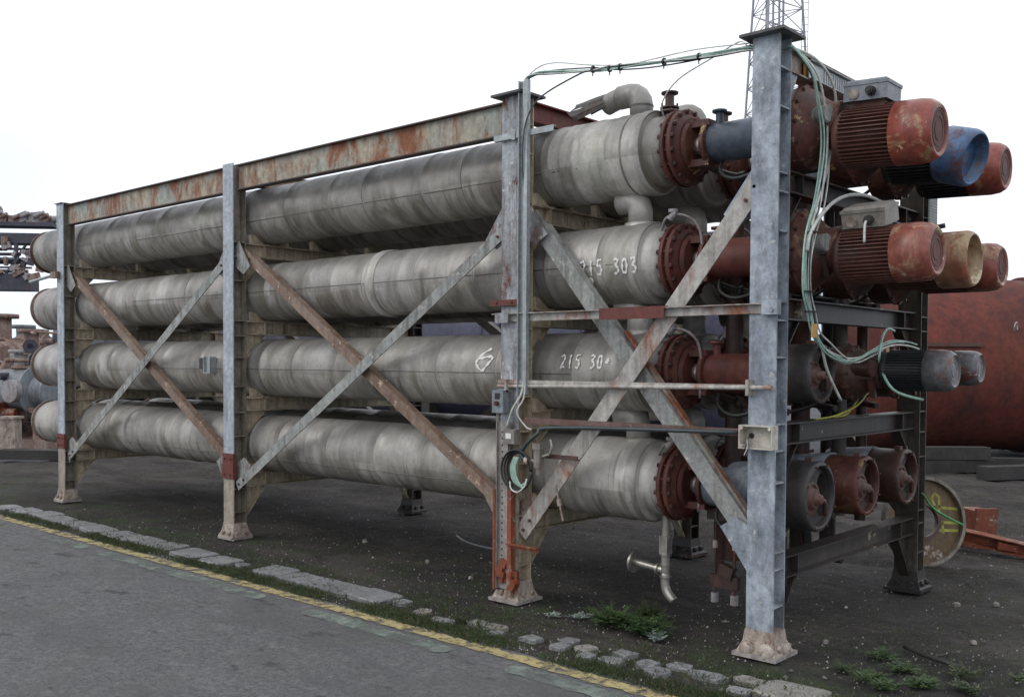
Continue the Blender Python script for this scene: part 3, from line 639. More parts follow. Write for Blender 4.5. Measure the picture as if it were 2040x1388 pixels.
    q = MB(); q.path([(-.72, .16, -.10), (-.60, .20, -.16), (-.45, .18, -.20), (-.30, .20, -.22), (-.14, .16, -.24)], .022, 10); q.lathe([(-.50, .036), (-.46, .036)], c=(0, .18, -.195), seg=14); q.lathe([(-.40, .036), (-.37, .036)], c=(0, .187, -.205), seg=14)
    q.build('oil_line', 'darkbeam', u)
    q = MB(); q.path([(-.52, .0, -.10), (-.50, -.06, -.20), (-.36, -.12, -.26), (-.20, -.10, -.22), (-.12, -.06, -.16)], .012, 8); q.build('rubber_hose', 'black', u)
    # saddles resting on the cross beams
    for i, x in enumerate(PX[:3]):
        z = TIER[row]-TZ[row]
        for sy in (-1, 1):
            q = MB(); q.b2(x-.05, x+.05, sy*.02, sy*.22, z+.001, z+.010); q.prism([(x-.03, sy*.06, z+.001), (x-.03, sy*.20, z+.001), (x-.03, sy*.21, z+.09), (x-.03, sy*.17, z+.085)], (.06, 0, 0))
            q.build('saddle', 'cream', u)
    return u
def gear_housing(u, m, r=.235):
    q = MB(); q.lathe([(-.12, r*.80), (-.10, r*.97), (-.06, r), (.03, r), (.04, r*1.03), (.055, r*1.03), (.06, r*.97), (.10, r*.88), (.15, r*.66), (.19, r*.55), (.27, r*.52)], seg=44)
    h = q.build('gear_housing', m, u)
    q = MB(); q.cyl((.03, 0, 0), (.075, 0, 0), .011, 6, smooth=False)
    repeat(q.build('bolt', 'hub', h), [(0, math.cos(2*math.pi*k/12)*r*.99, math.sin(2*math.pi*k/12)*r*.99) for k in range(12)])
    q = MB(); q.box((.01, 0, r+.005), (.05, .05, .03)); q.build('lifting_lug', 'hub', h)
    q = MB(); q.cyl((.09, -.10, .03), (.225, -.14, .03), .052, 24); q.cyl((.2252, -.1401, .03), (.229, -.1412, .03), .046, 24)
    q.build('capped_stub', 'brace_grey' if m == 'housing' else 'housing_brown', h)
    q = MB(); q.box((.17, -.02, -.02), (.10, .24, .03)); q.box((.20, -.09, -.09), (.03, .03, .13), Matrix.Rotation(.5, 3, 'X')); q.build('bracket', 'housing_brown', h)
    return h
def motor(u, body, fan, r=.165, x0=.24, dz=-.07, tilt=0.0, box=None, L=.33, fl=.20, open_fan=False, skew=0.0):
    mt_ = Matrix.Rotation(tilt, 4, 'Y')
    q = MB(); q.lathe([(x0-.03, r*.62), (x0-.01, r*.92), (x0+.02, r*.95), (x0+.03, r*.88), (x0+L, r*.88)], c=(0, 0, dz), seg=36)
    nf = 44
    for k in range(nf):
        t = 2*math.pi*k/nf
        m = Matrix.Rotation(t, 3, 'X'); q.box(Vector((x0+.03+L/2-.02, 0, dz))+m @ Vector((0, 0, r*.93)), (L-.03, .0055, r*.17), m)
    mo = q.build('motor', body, u)
    q = MB(); X = x0+L
    if not open_fan:
        q.lathe([(X-.012, r*.90), (X-.010, r*1.02), (X+fl*.55, r*1.02), (X+fl*.80, r*.97), (X+fl*.95, r*.86), (X+fl, r*.78), (X+fl-.004, r*.70), (X+fl-.012, r*.68)], c=(0, 0, dz), seg=40)
    else:
        q.lathe([(X+.0, r*.99), (X+.02, r*1.03), (X+fl*.8, r*1.03), (X+fl*.93, r*.98), (X+fl, r*.90), (X+fl-.006, r*.84), (X+fl*.6, r*.86), (X+fl*.58, r*.3), (X+fl*.7, r*.2)], c=(0, 0, dz), seg=40)
    fc = q.build('fan_cover', fan, mo)
    if skew: 
        fc.matrix_local = Matrix.Translation((X, 0, dz)) @ Matrix.Rotation(skew, 4, 'Y') @ Matrix.Rotation(-.12, 4, 'Z') @ Matrix.Translation((-X, 0, -dz))
    q = MB(); q.lathe([(X+fl-.0115, r*.675), (X+fl-.009, r*.665), (X+fl-.009, r*.60), (X+fl-.013, r*.59), (X+fl-.013, r*.52), (X+fl-.009, r*.51), (X+fl-.009, r*.42), (X+fl-.013, r*.41), (X+fl-.013, r*.32), (X+fl-.008, r*.31)], c=(0, 0, dz), seg=32)
    if not open_fan: q.build('end_grille', 'redbrown' if 'grey' not in fan else fan, mo)
    if box:
        bm_, tilt_ = box; zb = dz+r*.92
        q = MB(); q.box((x0+.15, 0, zb+.004), (.20, .16, .05)); q.build('box_base', body, mo)
        m = Matrix.Rotation(tilt_, 3, 'X')
        q = MB(); c = Vector((x0+.15, -.01, zb+.066))
        q.box(c, (.245, .20, .085), m); q.box(c+m @ Vector((0, 0, .051)), (.255, .21, .018), m)
        q.box(c+m @ Vector((0, 0, .066)), (.235, .19, .014), m, taper=.93)
        bx = q.build('terminal_box', bm_, mo)
        q = MB(); p = c+m @ Vector((-.065, -.10, -.005)); d_ = m @ Vector((0, -1, 0)); q.cyl(p, p+d_*.008, .030, 20); q.cyl(p+d_*.008, p+d_*.010, .024, 20); q.build('blanking_cap', 'foot', bx)
        q = MB(); p = c+m @ Vector((.035, -.10, .0)); q.cyl(p, p+d_*.022, .028, 8, smooth=False); q.cyl(p+d_*.022, p+d_*.042, .021, 14); q.cyl(p+d_*.042, p+d_*.05, .012, 10); q.build('cable_gland', 'black' if bm_ == 'box_grey' else 'housing_dark', bx)
        if tilt_ > .1:
            q = MB(); g = p+d_*.045; q.path([g, g+Vector((0, -.02, -.03)), g+Vector((.0, -.022, -.12))], .007, 8); q.build('cable_stub', 'cable_white', bx)
    if tilt:
        for o in [mo]: o.matrix_local = Matrix.Translation((x0, 0, dz)) @ Matrix.Rotation(tilt, 4, 'Y') @ Matrix.Translation((-x0, 0, -dz))
    return mo
def open_housing(u, m, r=.20, hubm='hub', big=False):
    """gear housing with its motor taken off: thick rim, eccentric hub, dark well"""
    q = MB(); q.lathe([(-.14, r*.80), (-.11, r*1.0), (.10, r*1.0), (.135, r*1.02), (.15, r*.98), (.153, r*.90), (.145, r*.86), (.112, r*.85)], seg=44, cap=False)
    h = q.build('gear_housing', m, u)
    q = MB(); n = 40; cy, ry, rz = r*.42, r*.36, r*.64; A = []; B = []; Cc = []
    for k in range(n):
        t = 2*math.pi*k/n; A.append((.113, math.cos(t)*r*.85, math.sin(t)*r*.85)); B.append((.113, cy+math.cos(t)*ry, math.sin(t)*rz)); Cc.append((-.02, cy+math.cos(t)*ry*.9, math.sin(t)*rz*.9))
    q.add(A+B, [(k, (k+1) % n, n+(k+1) % n, n+k) for k in range(n)]); q.add(B+Cc, [(k, (k+1) % n, n+(k+1) % n, n+k) for k in range(n)], True); q.add(Cc, [tuple(range(n))])
    q.build('face_plate', 'housing_dark' if m != 'housing' else 'housing_brown', h)
    q = MB(); c = (0, -r*.30, -r*.04)
    q.lathe([(.114, r*.50), (.126, r*.49), (.128, r*.40), (.119, r*.39), (.120, r*.31), (.15, r*.28), (.152, r*.17), (.185, r*.13), (.188, r*.05)], c=c, seg=28)
    q.path([(.14, -r*.3, -r*.1), (.17, 0, -r*.12), (.15, r*.3, -r*.55)], r*.07, 10)
    q.build('hub', hubm, h)
    q = MB(); q.cyl((.15, 0, 0), (.162, 0, 0), .007, 6, smooth=False)
    repeat(q.build('bolt', 'hub', h), [(0, math.cos(2*math.pi*(k+.5)/8)*r*.94, math.sin(2*math.pi*(k+.5)/8)*r*.94) for k in range(8)])
    q = MB(); q.box((.08, 0, r*1.03), (.04, .05, .03)); q.build('lifting_lug', 'hub', h)
    return h
def stroke_text(u, strokes, x, z0, hgt, adv, r, wd=.012, name='painted_number'):
    """brush strokes lying on the curved cladding; each glyph is a list of polylines in a unit cell"""
    q = MB()
    for gi, g in enumerate(strokes):
        if g is None: continue
        for pl in g:
            P = []
            for i_ in range(len(pl)-1):
                p0, p1, p2, p3 = pl[max(i_-1, 0)], pl[i_], pl[i_+1], pl[min(i_+2, len(pl)-1)]
                for k in range(7):
                    t = k/7; P.append(tuple(.5*(2*p1[m]+(p2[m]-p0[m])*t+(2*p0[m]-5*p1[m]+4*p2[m]-p3[m])*t*t+(3*p1[m]-p0[m]-3*p2[m]+p3[m])*t**3) for m in (0, 1)))
            P.append(pl[-1]); P = [((x+gi*adv+p[0]*adv*.74+rnd(-.001, .001)), z0+(p[1]-.5)*hgt+rnd(-.001, .001)) for p in P]
            L = []; Rr = []
            for i, p in enumerate(P):
                a = P[max(i-1, 0)]; c = P[min(i+1, len(P)-1)]; dx, dz = c[0]-a[0], c[1]-a[1]; n = math.hypot(dx, dz) or 1
                k = wd/2*(.75+.35*math.sin(i*.9+gi))
                for s_, lst in ((1, L), (-1, Rr)):
                    px, pz = p[0]-dz/n*k*s_, p[1]+dx/n*k*s_; an = pz/r; lst.append((px, -math.cos(an)*r, math.sin(an)*r))
            N = len(P); q.add(L+Rr, [(i, i+1, N+i+1, N+i) for i in range(N-1)])
    return q.build(name, 'white_paint', u)
G = {'2': [[(.15, .85), (.45, 1), (.8, .8), (.6, .45), (.15, .05), (.55, .12), (.9, .02)]], '1': [[(.5, 1), (.48, .5), (.5, 0)]],
     '5': [[(.85, 1), (.3, .95), (.28, .62), (.7, .58), (.85, .3), (.55, .02), (.2, .08)]], '3': [[(.15, .9), (.6, 1), (.8, .78), (.4, .55), (.85, .4), (.75, .1), (.2, .02)]],
     '0': [[(.5, 1), (.2, .7), (.22, .2), (.5, 0), (.82, .25), (.8, .75), (.5, 1)]], '4': [[(.75, .72), (.2, .5), (.75, .36)], [(.3, .5), (.95, .55)]],
     '6': [[(.78, 1.02), (.40, .78), (.10, .45), (.08, .24), (.42, -.02), (.72, .22), (.98, .50), (.90, .62), (.5, .57), (.16, .50)]]}
K = []
rown = ('bottom', 'second lowest', 'second highest', 'top')
def spec(row, col, **k):
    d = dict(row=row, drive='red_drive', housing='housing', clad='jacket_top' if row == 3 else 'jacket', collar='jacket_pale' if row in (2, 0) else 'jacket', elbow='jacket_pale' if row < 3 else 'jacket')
    d.update(k); d['col'] = col; return d
SP = [
 spec(3, 0, drive='blue_drive', label='front pipe of the top row, sooty cladding, red motor under an open grey terminal box'),
 spec(3, 1, drive='blue_drive', label='middle pipe of the top row whose motor carries a blue fan cover hanging askew'),
 spec(3, 2, drive='grey_drive', label='rear pipe of the top row ending in the farthest red fan cover'),
 spec(2, 0, label='clad pipe brushed with white 215303, motor under a tan terminal box'),
 spec(2, 1, label='pipe in the row of 215303 whose motor has an open cream and rust fan cover'),
 spec(2, 2, label='rearmost pipe in the row of 215303 with orange and cream motor end'),
 spec(1, 0, label='clad pipe brushed with a white 6 and 215304, hub exposed without motor'),
 spec(1, 1, label='pipe behind the one marked 6, driven by a small dark finned motor'),
 spec(1, 2, label='rear pipe of the row marked 6 with a short grey motor end'),
 spec(0, 0, drive='grey_drive', label='lowest front pipe with pale dented end and a large dark open housing'),
 spec(0, 1, drive='grey_drive', label='lowest middle pipe with a reddish open housing and no motor'),
 spec(0, 2, drive='grey_drive', label='lowest rear pipe with brown open housing beside the rear post'),
]
for sp in SP:
    u = unit(sp); row, col = sp['row'], sp['col']
    u.location = (0, ROWY[col], TZ[row])
    if row == 3:
        gear_housing(u, 'housing')
        if col == 0: motor(u, 'fins', 'fan_red', .172, .26, -.095, R(3), ('box_grey', 0), .32, .21)
        elif col == 1: motor(u, 'fins_dark', 'fan_blue', .165, .26, -.095, R(3), None, .32, .20, True, R(14))
        else: motor(u, 'fins_dark', 'fan_red', .165, .22, -.09, R(2), None, .32, .20)
    elif row == 2:
        gear_housing(u, 'housing_brown' if col else 'housing')
        if col == 0: motor(u, 'fins', 'fan_mix', .160, .27, -.045, 0, ('box_tan', R(16)), .32, .20)
        elif col == 1: motor(u, 'fins', 'fan_yellow', .165, .25, -.03, 0, None, .32, .20, True)
        else: motor(u, 'fins', 'fan_mix', .155, .22, -.02, 0, None, .32, .19)
        if col: 
            q = MB(); q.cyl((.33, 0, .13), (.33, 0, .19), .035, 12); q.cyl((.33, 0, .19), (.33, 0, .21), .02, 8); q.build('lifting_eye', 'black', u)
    elif row == 1:
        if col == 0: open_housing(u, 'housing_dark', .175)
        else:
            gear_housing(u, 'housing_brown', .17); motor(u, 'fins_dark', 'fan_grey', .125 if col == 1 else .115, .26, .02 if col == 1 else .035, 0, None, .26 if col == 1 else .2, .15)
    else:
        open_housing(u, ('housing_dark', 'housing', 'housing_brown')[col], .205 if col == 0 else .19, 'hub')
    if row == 0:
        # drain with tee and flanged branch
        q = MB(); X = -.90
        q.cyl((X, -.02, -.22), (X, -.02, -.36), .030, 14); q.box((X, -.02, -.41), (.062, .062, .12)); q.cyl((X, -.02, -.47), (X, -.02, -.60), .030, 14)
        for z in (-.35, -.36, -.47, -.48, -.54, -.62): q.cyl((X, -.02, z), (X, -.02, z-.006), .040, 14)
        q.path([(X, -.02, -.60), (X, -.02, -.68), (X+.02, -.02, -.73), (X+.07, -.02, -.775)], .030, 14)
        if col == 0:
            q.cyl((X, -.02, -.585), (X-.24, -.02, -.56), .026, 14); q.cyl((X-.05, -.02, -.580), (X-.06, -.02, -.579), .04, 14); q.cyl((X-.24, -.02, -.56), (X-.255, -.02, -.5585), .075, 24)
        q.build('drain_pipe', 'steel' if col == 0 else 'hub', u)
        if col < 2:
            q = MB(); X = -.60; q.box((X+.05, .10, -.17), (.16, .12, .10)); q.cyl((X, .10, -.2), (X, .10, -.78), .010, 8); q.cyl((X+.14, .1, -.2), (X+.14, .1, -.78), .010, 8)
            q.box((X+.07, .1, -.62), (.20, .04, .08)); q.box((X+.09, .09, -.55), (.10, .05, .08), Matrix.Rotation(.3, 3, 'Y'))
            hr = q.build('hanging_rods', 'housing_brown', u)
            for xx in (X, X+.14):
                q = MB(); q.cyl((xx, .1, -.36), (xx, .1, -.41), .018, 8); q.build('union', 'foot', hr)
                q = MB(); q.cyl((xx, .1, -.70), (xx, .1, -.76), .026, 8); q.build('end_valve', 'scrap_pale', hr)
            q = MB(); q.path([(-.35, .2, -.1), (-.35, .2, -.45), (-.30, .2, -.52), (-.10, .2, -.53)], .032, 12)
            q.build('drain_hose', 'black', u)
    if row == 2 and col == 0:
        stroke_text(u, [G['2'], G['1'], G['5'], None, G['3'], G['0'], G['3']], -1.43, -.030, .098, .067, TR*1.034, .018)
        q = MB(); q.lathe([(-3.66, TR*1.03), (-3.655, TR*1.045), (-3.60, TR*1.045), (-3.595, TR*1.03), (-3.56, TR*1.03), (-3.555, TR*1.01)], seg=56, cap=False); q.build('clad_band', 'jacket_pale', u)
        q = MB(); q.lathe([(-.255, .028), (-.268, .028), (-.272, .02)], 'y', (-1.35, 0, -.12), 18); q.build('blanking_cap', 'jacket_pale', u)
    if row == 1 and col == 0:
        stroke_text(u, [G['2'], G['1'], G['5'], None, G['3'], G['0'], G['4']], -1.60, .068, .092, .062, TR*1.022, .015)
        stroke_text(u, [G['6']], -2.40, .085, .165, .22, TR*1.022, .023)
        q = MB(); q.b2(-6.16, -6.02, -.300, -.27, -.02, .09); q.build('label_plate', 'housing_dark', u)
        q = MB(); q.b2(-6.02, -5.90, -.315, -.27, -.06, .10); q.b2(-6.02, -5.90, -.34, -.315, -.06, -.05); q.b2(-6.02, -6.01, -.34, -.315, -.05, .10); q.b2(-5.91, -5.90, -.34, -.315, -.05, .10); q.build('small_bracket', 'galv', u)
    if row in (0, 2, 3) and col == 0:
        # bright replacement cladding at the near end
        q = MB(); x0 = -1.62 if row == 0 else -1.78 if row == 3 else -1.30; prof = []
        x = x0
        amp = .005 if row == 3 else .0012
        while x < XE-.04: prof += [(x, TR*1.016+rnd(-amp, amp))]; x += rnd(.012, .034)
        prof = [(x0-.004, TR*1.0)]+prof
        for xx in ((-1.19, -1.165, -1.14) if row == 0 else ()): prof += [(xx, TR*1.018), (xx+.008, TR*1.034), (xx+.016, TR*1.018)]
        prof += [(XE+.002, TR*1.02), (XE+.006, TR*.99)]; prof.sort()
        q.lathe(prof, seg=56, cap=False, wob=.006); q.build('near_cladding', 'jacket_near' if row else 'jacket_pale', u)

# ------------------------------------------------------------------ fittings on the third post
def bundle(name, label, group=None): return thing(name, label, 'cables', group=group)
q = MB(); x0, x1 = -1.790, -1.705
q.b2(x0, x1, -.026, -.022, 1.44, 3.545); q.b2(x0, x0+.006, -.050, -.026, 1.44, 3.545); q.b2(x1-.030, x1, -.054, -.050, 1.44, 3.545); q.b2(x1-.006, x1, -.050, -.026, 1.44, 3.545); q.b2(x1-.030, x1-.026, -.050, -.040, 1.44, 3.545)
tag(q.build('cable_channel', 'galv'), 'tall pale channel holding cables up the face of the third post', 'channel')
q = MB(); xa, xb = -1.985, -1.855
q.b2(xa+.01, xb-.01, -.030, -.026, .09, 1.25); q.b2(xa+.01, xa+.016, -.052, -.030, .09, 1.25); q.b2(xb-.016, xb-.01, -.052, -.030, .09, 1.25)
tr = tag(q.build('cable_tray', 'footplate'), 'vertical perforated tray with rusty edges on the lower third post', 'tray')
q = MB()
for k in range(24): q.lathe([(-.0315, .007), (-.030, .007)], 'y', (xa+.05, 0, .14+k*.045), 8)
q.build('slot', 'black', tr)
q = MB(); q.b2(xa-.012, xa+.008, -.06, -.02, .08, .78); q.b2(xb-.006, xb+.030, -.062, -.056, .06, .80); q.b2(xb+.024, xb+.030, -.056, -.02, .06, .80); q.build('rust_edge', 'orange', tr)
# corroded lump and stub rail at the foot
q = MB()
for k in range(14): q.box((-1.90+rnd(-.05, .11), -.03+rnd(-.02, .02), .13+rnd(0, .14)), (rnd(.03, .07), rnd(.02, .04), rnd(.03, .07)), Matrix.Rotation(rnd(-.6, .6), 3, 'Y'))
q.build('corroded_lump', 'orange', rack)
q = MB(); q.b2(-1.85, -1.58, -.058, -.052, .385, .42); q.b2(-1.85, -1.58, -.09, -.058, .414, .42); tag(q.build('stub_rail', 'orange'), 'short rusty angle bar sticking out low on the third post', 'bar')
# switch box
t = thing('switch_box', 'grey slotted switch box on the left of the third post', 'switch box', (-1.93, -.03, 1.31))
q = MB(); q.b2(-.05, .05, -.06, 0, 0, .155); q.b2(-.055, .055, -.004, .0, -.01, .165); q.build('body', 'box_grey', t)
q = MB(); q.b2(-.022, .022, -.064, -.060, .095, .135); q.build('opening', 'black', t)
q = MB(); q.cyl((0, -.060, .065), (0, -.082, .065), .016, 12); q.build('knob', 'redbrown', t)
q = MB(); q.cyl((-.02, -.03, -.06), (-.02, -.03, 0), .012, 10); q.build('cable_gland', 'box_tan', t)
t = thing('small_switch', 'small dark grey box with white label near the cable coil', 'switch box', (-1.82, -.03, 1.10))
q = MB(); q.b2(-.06, .05, -.055, 0, 0, .10); q.box((-.005, -.058, .05), (.10, .006, .09)); q.build('body', 'box_tan', t)
q = MB(); q.b2(-.03, .018, -.0635, -.0615, .038, .075); q.build('label', 'white_paint', t)
# coil of cable hanging on the post
t = thing('cable_coil', 'coil of black and green cable hanging from the third post', 'cable coil', (-1.745, -.075, .93))
for k in range(3):
    q = MB(); r = .105+k*.009; q.path([(r*math.cos(a)*(1+.05*k), -.012*k, r*1.12*math.sin(a)) for a in [i*math.pi/8 for i in range(17)]], .008, 8, sub=2); q.build('black_loop', 'black', t)
for k in range(4):
    q = MB(); q.path([(-.02+.012*k, -.02, .09), (-.045+.013*k, -.03, .02), (-.03+.015*k, -.03, -.06), (.01+.02*k, -.02, -.10-.008*k), (.06+.01*k, -.02, -.09+.01*k)], .0055, 6); q.build('green_wire', 'cable_green', t)
q = MB(); q.path([(-.06, -.02, -.08), (-.04, -.03, -.13), (.02, -.03, -.145), (.08, -.03, -.10), (.09, -.02, -.05)], .006, 6); q.build('pale_wire', 'cable_white', t)
q = MB(); q.path([(.09, -.01, .06), (.02, 0, .12), (.16, 0, .25), (.32, .02, .30), (1.62, .035, .335)], .013, 8, sub=6); q.build('feeder', 'cable_dark', t)
# regulator valve
t = thing('regulator_valve', 'small corroded valve with round knob beside the cable coil', 'valve', (-1.58, -.06, 1.0))
q = MB(); q.box((0, 0, .02), (.05, .05, .13)); q.box((0, -.0, .10), (.065, .06, .04)); q.cyl((0, 0, -.09), (0, 0, -.04), .022, 10); q.build('body', 'box_tan', t)
q = MB(); q.cyl((-.025, -.01, .0), (-.075, -.02, .0), .014, 10); q.cyl((-.07, -.02, 0), (-.095, -.025, 0), .030, 16); q.build('knob', 'foot', t)
q = MB(); q.cyl((.02, 0, .03), (.09, 0, .05), .012, 8); q.path([(.09, 0, .05), (.11, 0, .10), (.10, .0, .15)], .010, 8); q.build('fitting', 'steel', t)
q = MB(); q.b2(-.02, .30, .03, .036, .02, .05); q.b2(-.02, .30, .036, .055, .02, .026); q.build('bracket', 'hub', t)
q = MB(); q.cyl((-1.46, -.03, .85), (-1.395, -.03, .62), .007, 8); q.cyl((-1.435, -.03, .76), (-1.422, -.03, .715), .016, 8); tag(q.build('hanging_probe', 'foot'), 'thin pale rod dangling under the lowest cladding near the third post', 'rod')

# cables slung from the third post to the end post
t = bundle('cable_bundle', 'cables slung through the air between the two tallest posts')
base = [(-1.738, -.038, 3.35), (-1.738, -.038, 3.53), (-1.672, -.03, 3.569), (-1.542, -.02, 3.565), (-1.191, -.02, 3.509), (-1.073, -.02, 3.492), (-.773, -.02, 3.462), (-.392, -.02, 3.432), (-.105, -.01, 3.424), (-.09, .09, 3.42), (-.02, .17, 3.42), (.08, .15, 3.42)]
for k, (m, o, r) in enumerate((('cable_green', .0, .0065), ('cable_dark', .012, .007), ('cable_green', -.011, .006), ('cable_dark', .018, .005), ('cable_white', -.016, .004))):
    q = MB(); q.path([(p[0], p[1]+o*.6, p[2]+o*(1 if 2 < i < 9 else .3)*math.sin(i*1.3+k)+(-.0 if k < 4 else 0)) for i, p in enumerate(base)], r, 6, sub=5); q.build('cable', m, t)
q = MB(); q.path([(-1.745, -.038, 3.40), (-1.738, -.035, 3.54), (-1.628, -.03, 3.61), (-1.479, -.02, 3.612), (-1.191, -.02, 3.54), (-.884, -.02, 3.490), (-.459, -.02, 3.483), (-.103, -.01, 3.449)], .0042, 6, sub=5); q.build('cable', 'cable_white', t)
for x, z in ((-1.19, 3.512), (-1.06, 3.492), (-.98, 3.486), (-.66, 3.455), (-.42, 3.436)):
    q = MB(); q.cyl((x, -.02, z), (x+.010, -.02, z-.001), .023, 10); q.box((x+.003, -.02, z-.03), (.006, .005, .025)); q.build('cable_tie', 'black', t)
q = MB(); q.path([(-1.051, -.02, 3.481), (-1.20, -.04, 3.50), (-1.288, -.05, 3.489), (-1.537, -.055, 3.422), (-1.658, -.06, 3.345), (-1.722, -.064, 3.205), (-1.738, -.062, 2.974), (-1.738, -.040, 2.75), (-1.738, -.038, 2.404), (-1.730, -.038, 1.493)], .0055, 6, sub=5)
tag(q.build('dark_cable', 'cable_dark'), 'thin dark cable drooping off the slung bundle down the third post', 'cable')
q = MB(); q.path([(-.12, .0, 3.44), (-.222, .1, 3.51), (-.454, .2, 3.49), (-.699, .2, 3.401), (-.844, .25, 3.287), (-.90, .40, 3.20)], .0045, 6, sub=6)
tag(q.build('pale_cable', 'cable_white'), 'thin pale cable arching from the end post down to the flanged nozzle', 'cable')
q = MB(); q.path([(-1.735, -.036, 1.60), (-1.735, -.06, 1.45), (-1.80, -.08, 1.34), (-1.87, -.06, 1.21)], .007, 6); q.path([(-1.72, -.036, 1.6), (-1.715, -.06, 1.42), (-1.76, -.08, 1.32), (-1.70, -.05, 1.22), (-1.66, -.04, 1.21)], .006, 6)
tag(q.build('loose_cable', 'cable_white'), 'pale cable leaving the channel foot toward the small boxes', 'cable')
# bundle hanging on the end side
t = bundle('cable_bundle', 'green and white cables hanging in a long loop beside the end post')
G0 = [(.0, .17, 3.42), (.09, .13, 3.415), (.16, .13, 3.34), (.2, .163, 3.253), (.2, .231, 3.128), (.2, .297, 2.973), (.2, .305, 2.805), (.2, .249, 2.572), (.2, .159, 2.394), (.2, .12, 2.224), (.2, .125, 2.057), (.2, .173, 1.948), (.2, .222, 1.838), (.2, .343, 1.741), (.2, .551, 1.685), (.2, .768, 1.677), (.2, 1.035, 1.735), (.2, 1.32, 1.795), (.2, 1.582, 1.801), (.2, 1.80, 1.772)]
for k, (m, o, r) in enumerate((('cable_green', -.026, .0055), ('cable_green', .0, .006), ('cable_dark', .010, .0045), ('cable_white', .026, .0065), ('cable_green', -.013, .005), ('cable_white', .042, .005))):
    q = MB(); n = len(G0); q.path([(p[0]+.014*math.sin(k*2+i*.4), p[1]+o*(1.3+.8*math.sin(i*.9+k*1.7))*(1 if 3 < i < 9 or i > 12 else .7), p[2]+(o*.8 if i > 12 else 0)*math.cos(i*.8+k*.5)) for i, p in enumerate(G0[:n-(k % 3)])], r, 8, sub=5); q.build('cable', m, t)
for z, y in ((2.39, .159), (2.06, .125), (1.95, .17)):
    q = MB(); q.cyl((.2, y+.005, z), (.2, y+.005, z-.006), .036, 12); q.build('cable_tie', 'black', t)
q = MB(); q.path([(.0, .19, 3.42), (.12, .12, 3.40), (.19, .24, 3.35), (.2, .426, 3.253), (.2, .467, 3.06), (.2, .374, 2.787), (.2, .249, 2.572), (.2, .17, 2.42)], .0075, 8, sub=5); q.build('cable', 'cable_white', t)
q = MB(); q.path([(.2, .12, 2.28), (.21, .13, 2.37), (.22, .241, 2.484), (.22, .437, 2.593), (.22, .683, 2.659), (.22, .985, 2.677), (.25, 1.25, 2.62)], .011, 8, sub=5)
tag(q.build('white_cable', 'cable_white'), 'thick white cable arching over the tan terminal box', 'cable')
q = MB(); q.path([(.2, .32, 1.76), (.18, .45, 1.611), (.18, .641, 1.44)], .009, 8); tag(q.build('cut_cable', 'cable_white'), 'cut white cable end hanging across the exposed hub', 'cable')
q = MB(); q.path([(.22, 1.36, 1.87), (.22, 1.24, 1.88), (.22, 1.15, 1.80), (.24, 1.08, 1.66), (.36, .99, 1.50), (.50, 1.10, 1.44)], .009, 8, sub=5); tag(q.build('looped_cable', 'cable_green'), 'green cable looping over and under the small dark motor', 'cable')
q = MB(); q.b2(.24, .245, .10, .17, 1.80, 1.875); tag(q.build('yellow_tag', 'tag_yellow'), 'yellow tag tied to the hanging cables at the beam', 'tag')
q = MB(); q.b2(.205, .21, 1.26, 1.31, 1.68, 1.76); tag(q.build('yellow_tag', 'tag_yellow'), 'narrow yellow tag near the small dark motor', 'tag')
for a, b in (((.06, .75, 1.33), (.10, 1.30, 1.47)), ((.06, .85, 1.33), (.10, 1.20, 1.40))):
    pass
q = MB(); q.path([(.03, .62, 1.32), (.06, .85, 1.335), (.07, 1.15, 1.39), (.06, 1.35, 1.47)], .006, 6); q.path([(.03, .9, 1.322), (.05, 1.05, 1.34), (.05, 1.2, 1.42)], .006, 6); tag(q.build('offcut_wire', 'yellow_paint'), 'yellow green wire offcuts lying on the dark end beam', 'wire')
# open junction box on the end post
t = thing('junction_box', 'open cream plastic junction box screwed to the end post', 'junction box', (.010, -.02, 1.18))
q = MB(); wx, hz, dy = .102, .132, .075
q.b2(-wx, wx, -.006, -.002, 0, hz); q.b2(-wx, -wx+.007, -dy, -.006, 0, hz); q.b2(wx-.007, wx, -dy, -.006, 0, hz); q.b2(-wx+.007, wx-.007, -dy, -.006, 0, .007); q.b2(-wx+.007, wx-.007, -dy, -.006, hz-.007, hz)
q.build('case', 'plastic_white', t)
for sx in (-1, 1):
    for z in (.016, hz-.016):
        q = MB(); q.cyl((sx*(wx-.016), -dy-.003, z), (sx*(wx-.016), -.006, z), .010, 10); q.build('corner_screw', 'plastic_white', t)
q = MB(); q.cyl((-wx+.045, -.012, .07), (-wx+.045, -.006, .07), .016, 12); q.build('knockout', 'black', t)
for k in range(3):
    q = MB(); q.path([(-wx+.045, -.01, .07), (-wx+.055, -.075, .055), (-wx+.05+.012*k, -.085, .01), (-wx+.03+.012*k, -.085, -.03-.006*k)], .0028, 6); q.build('wire', ('black', 'cable_white', 'fan_blue')[k], t)
# bar clamped on the first post
t = thing('side_arm', 'pale pipe arm clamped across the leftmost post', 'pipe')
q = MB(); q.cyl((-9.66, -.04, 2.60), (-8.97, -.03, 2.655), .018, 10); q.build('arm', 'galv', t)
q = MB(); q.box((-8.99, -.035, 2.65), (.14, .05, .075)); q.build('clamp', 'brace_rust', t)

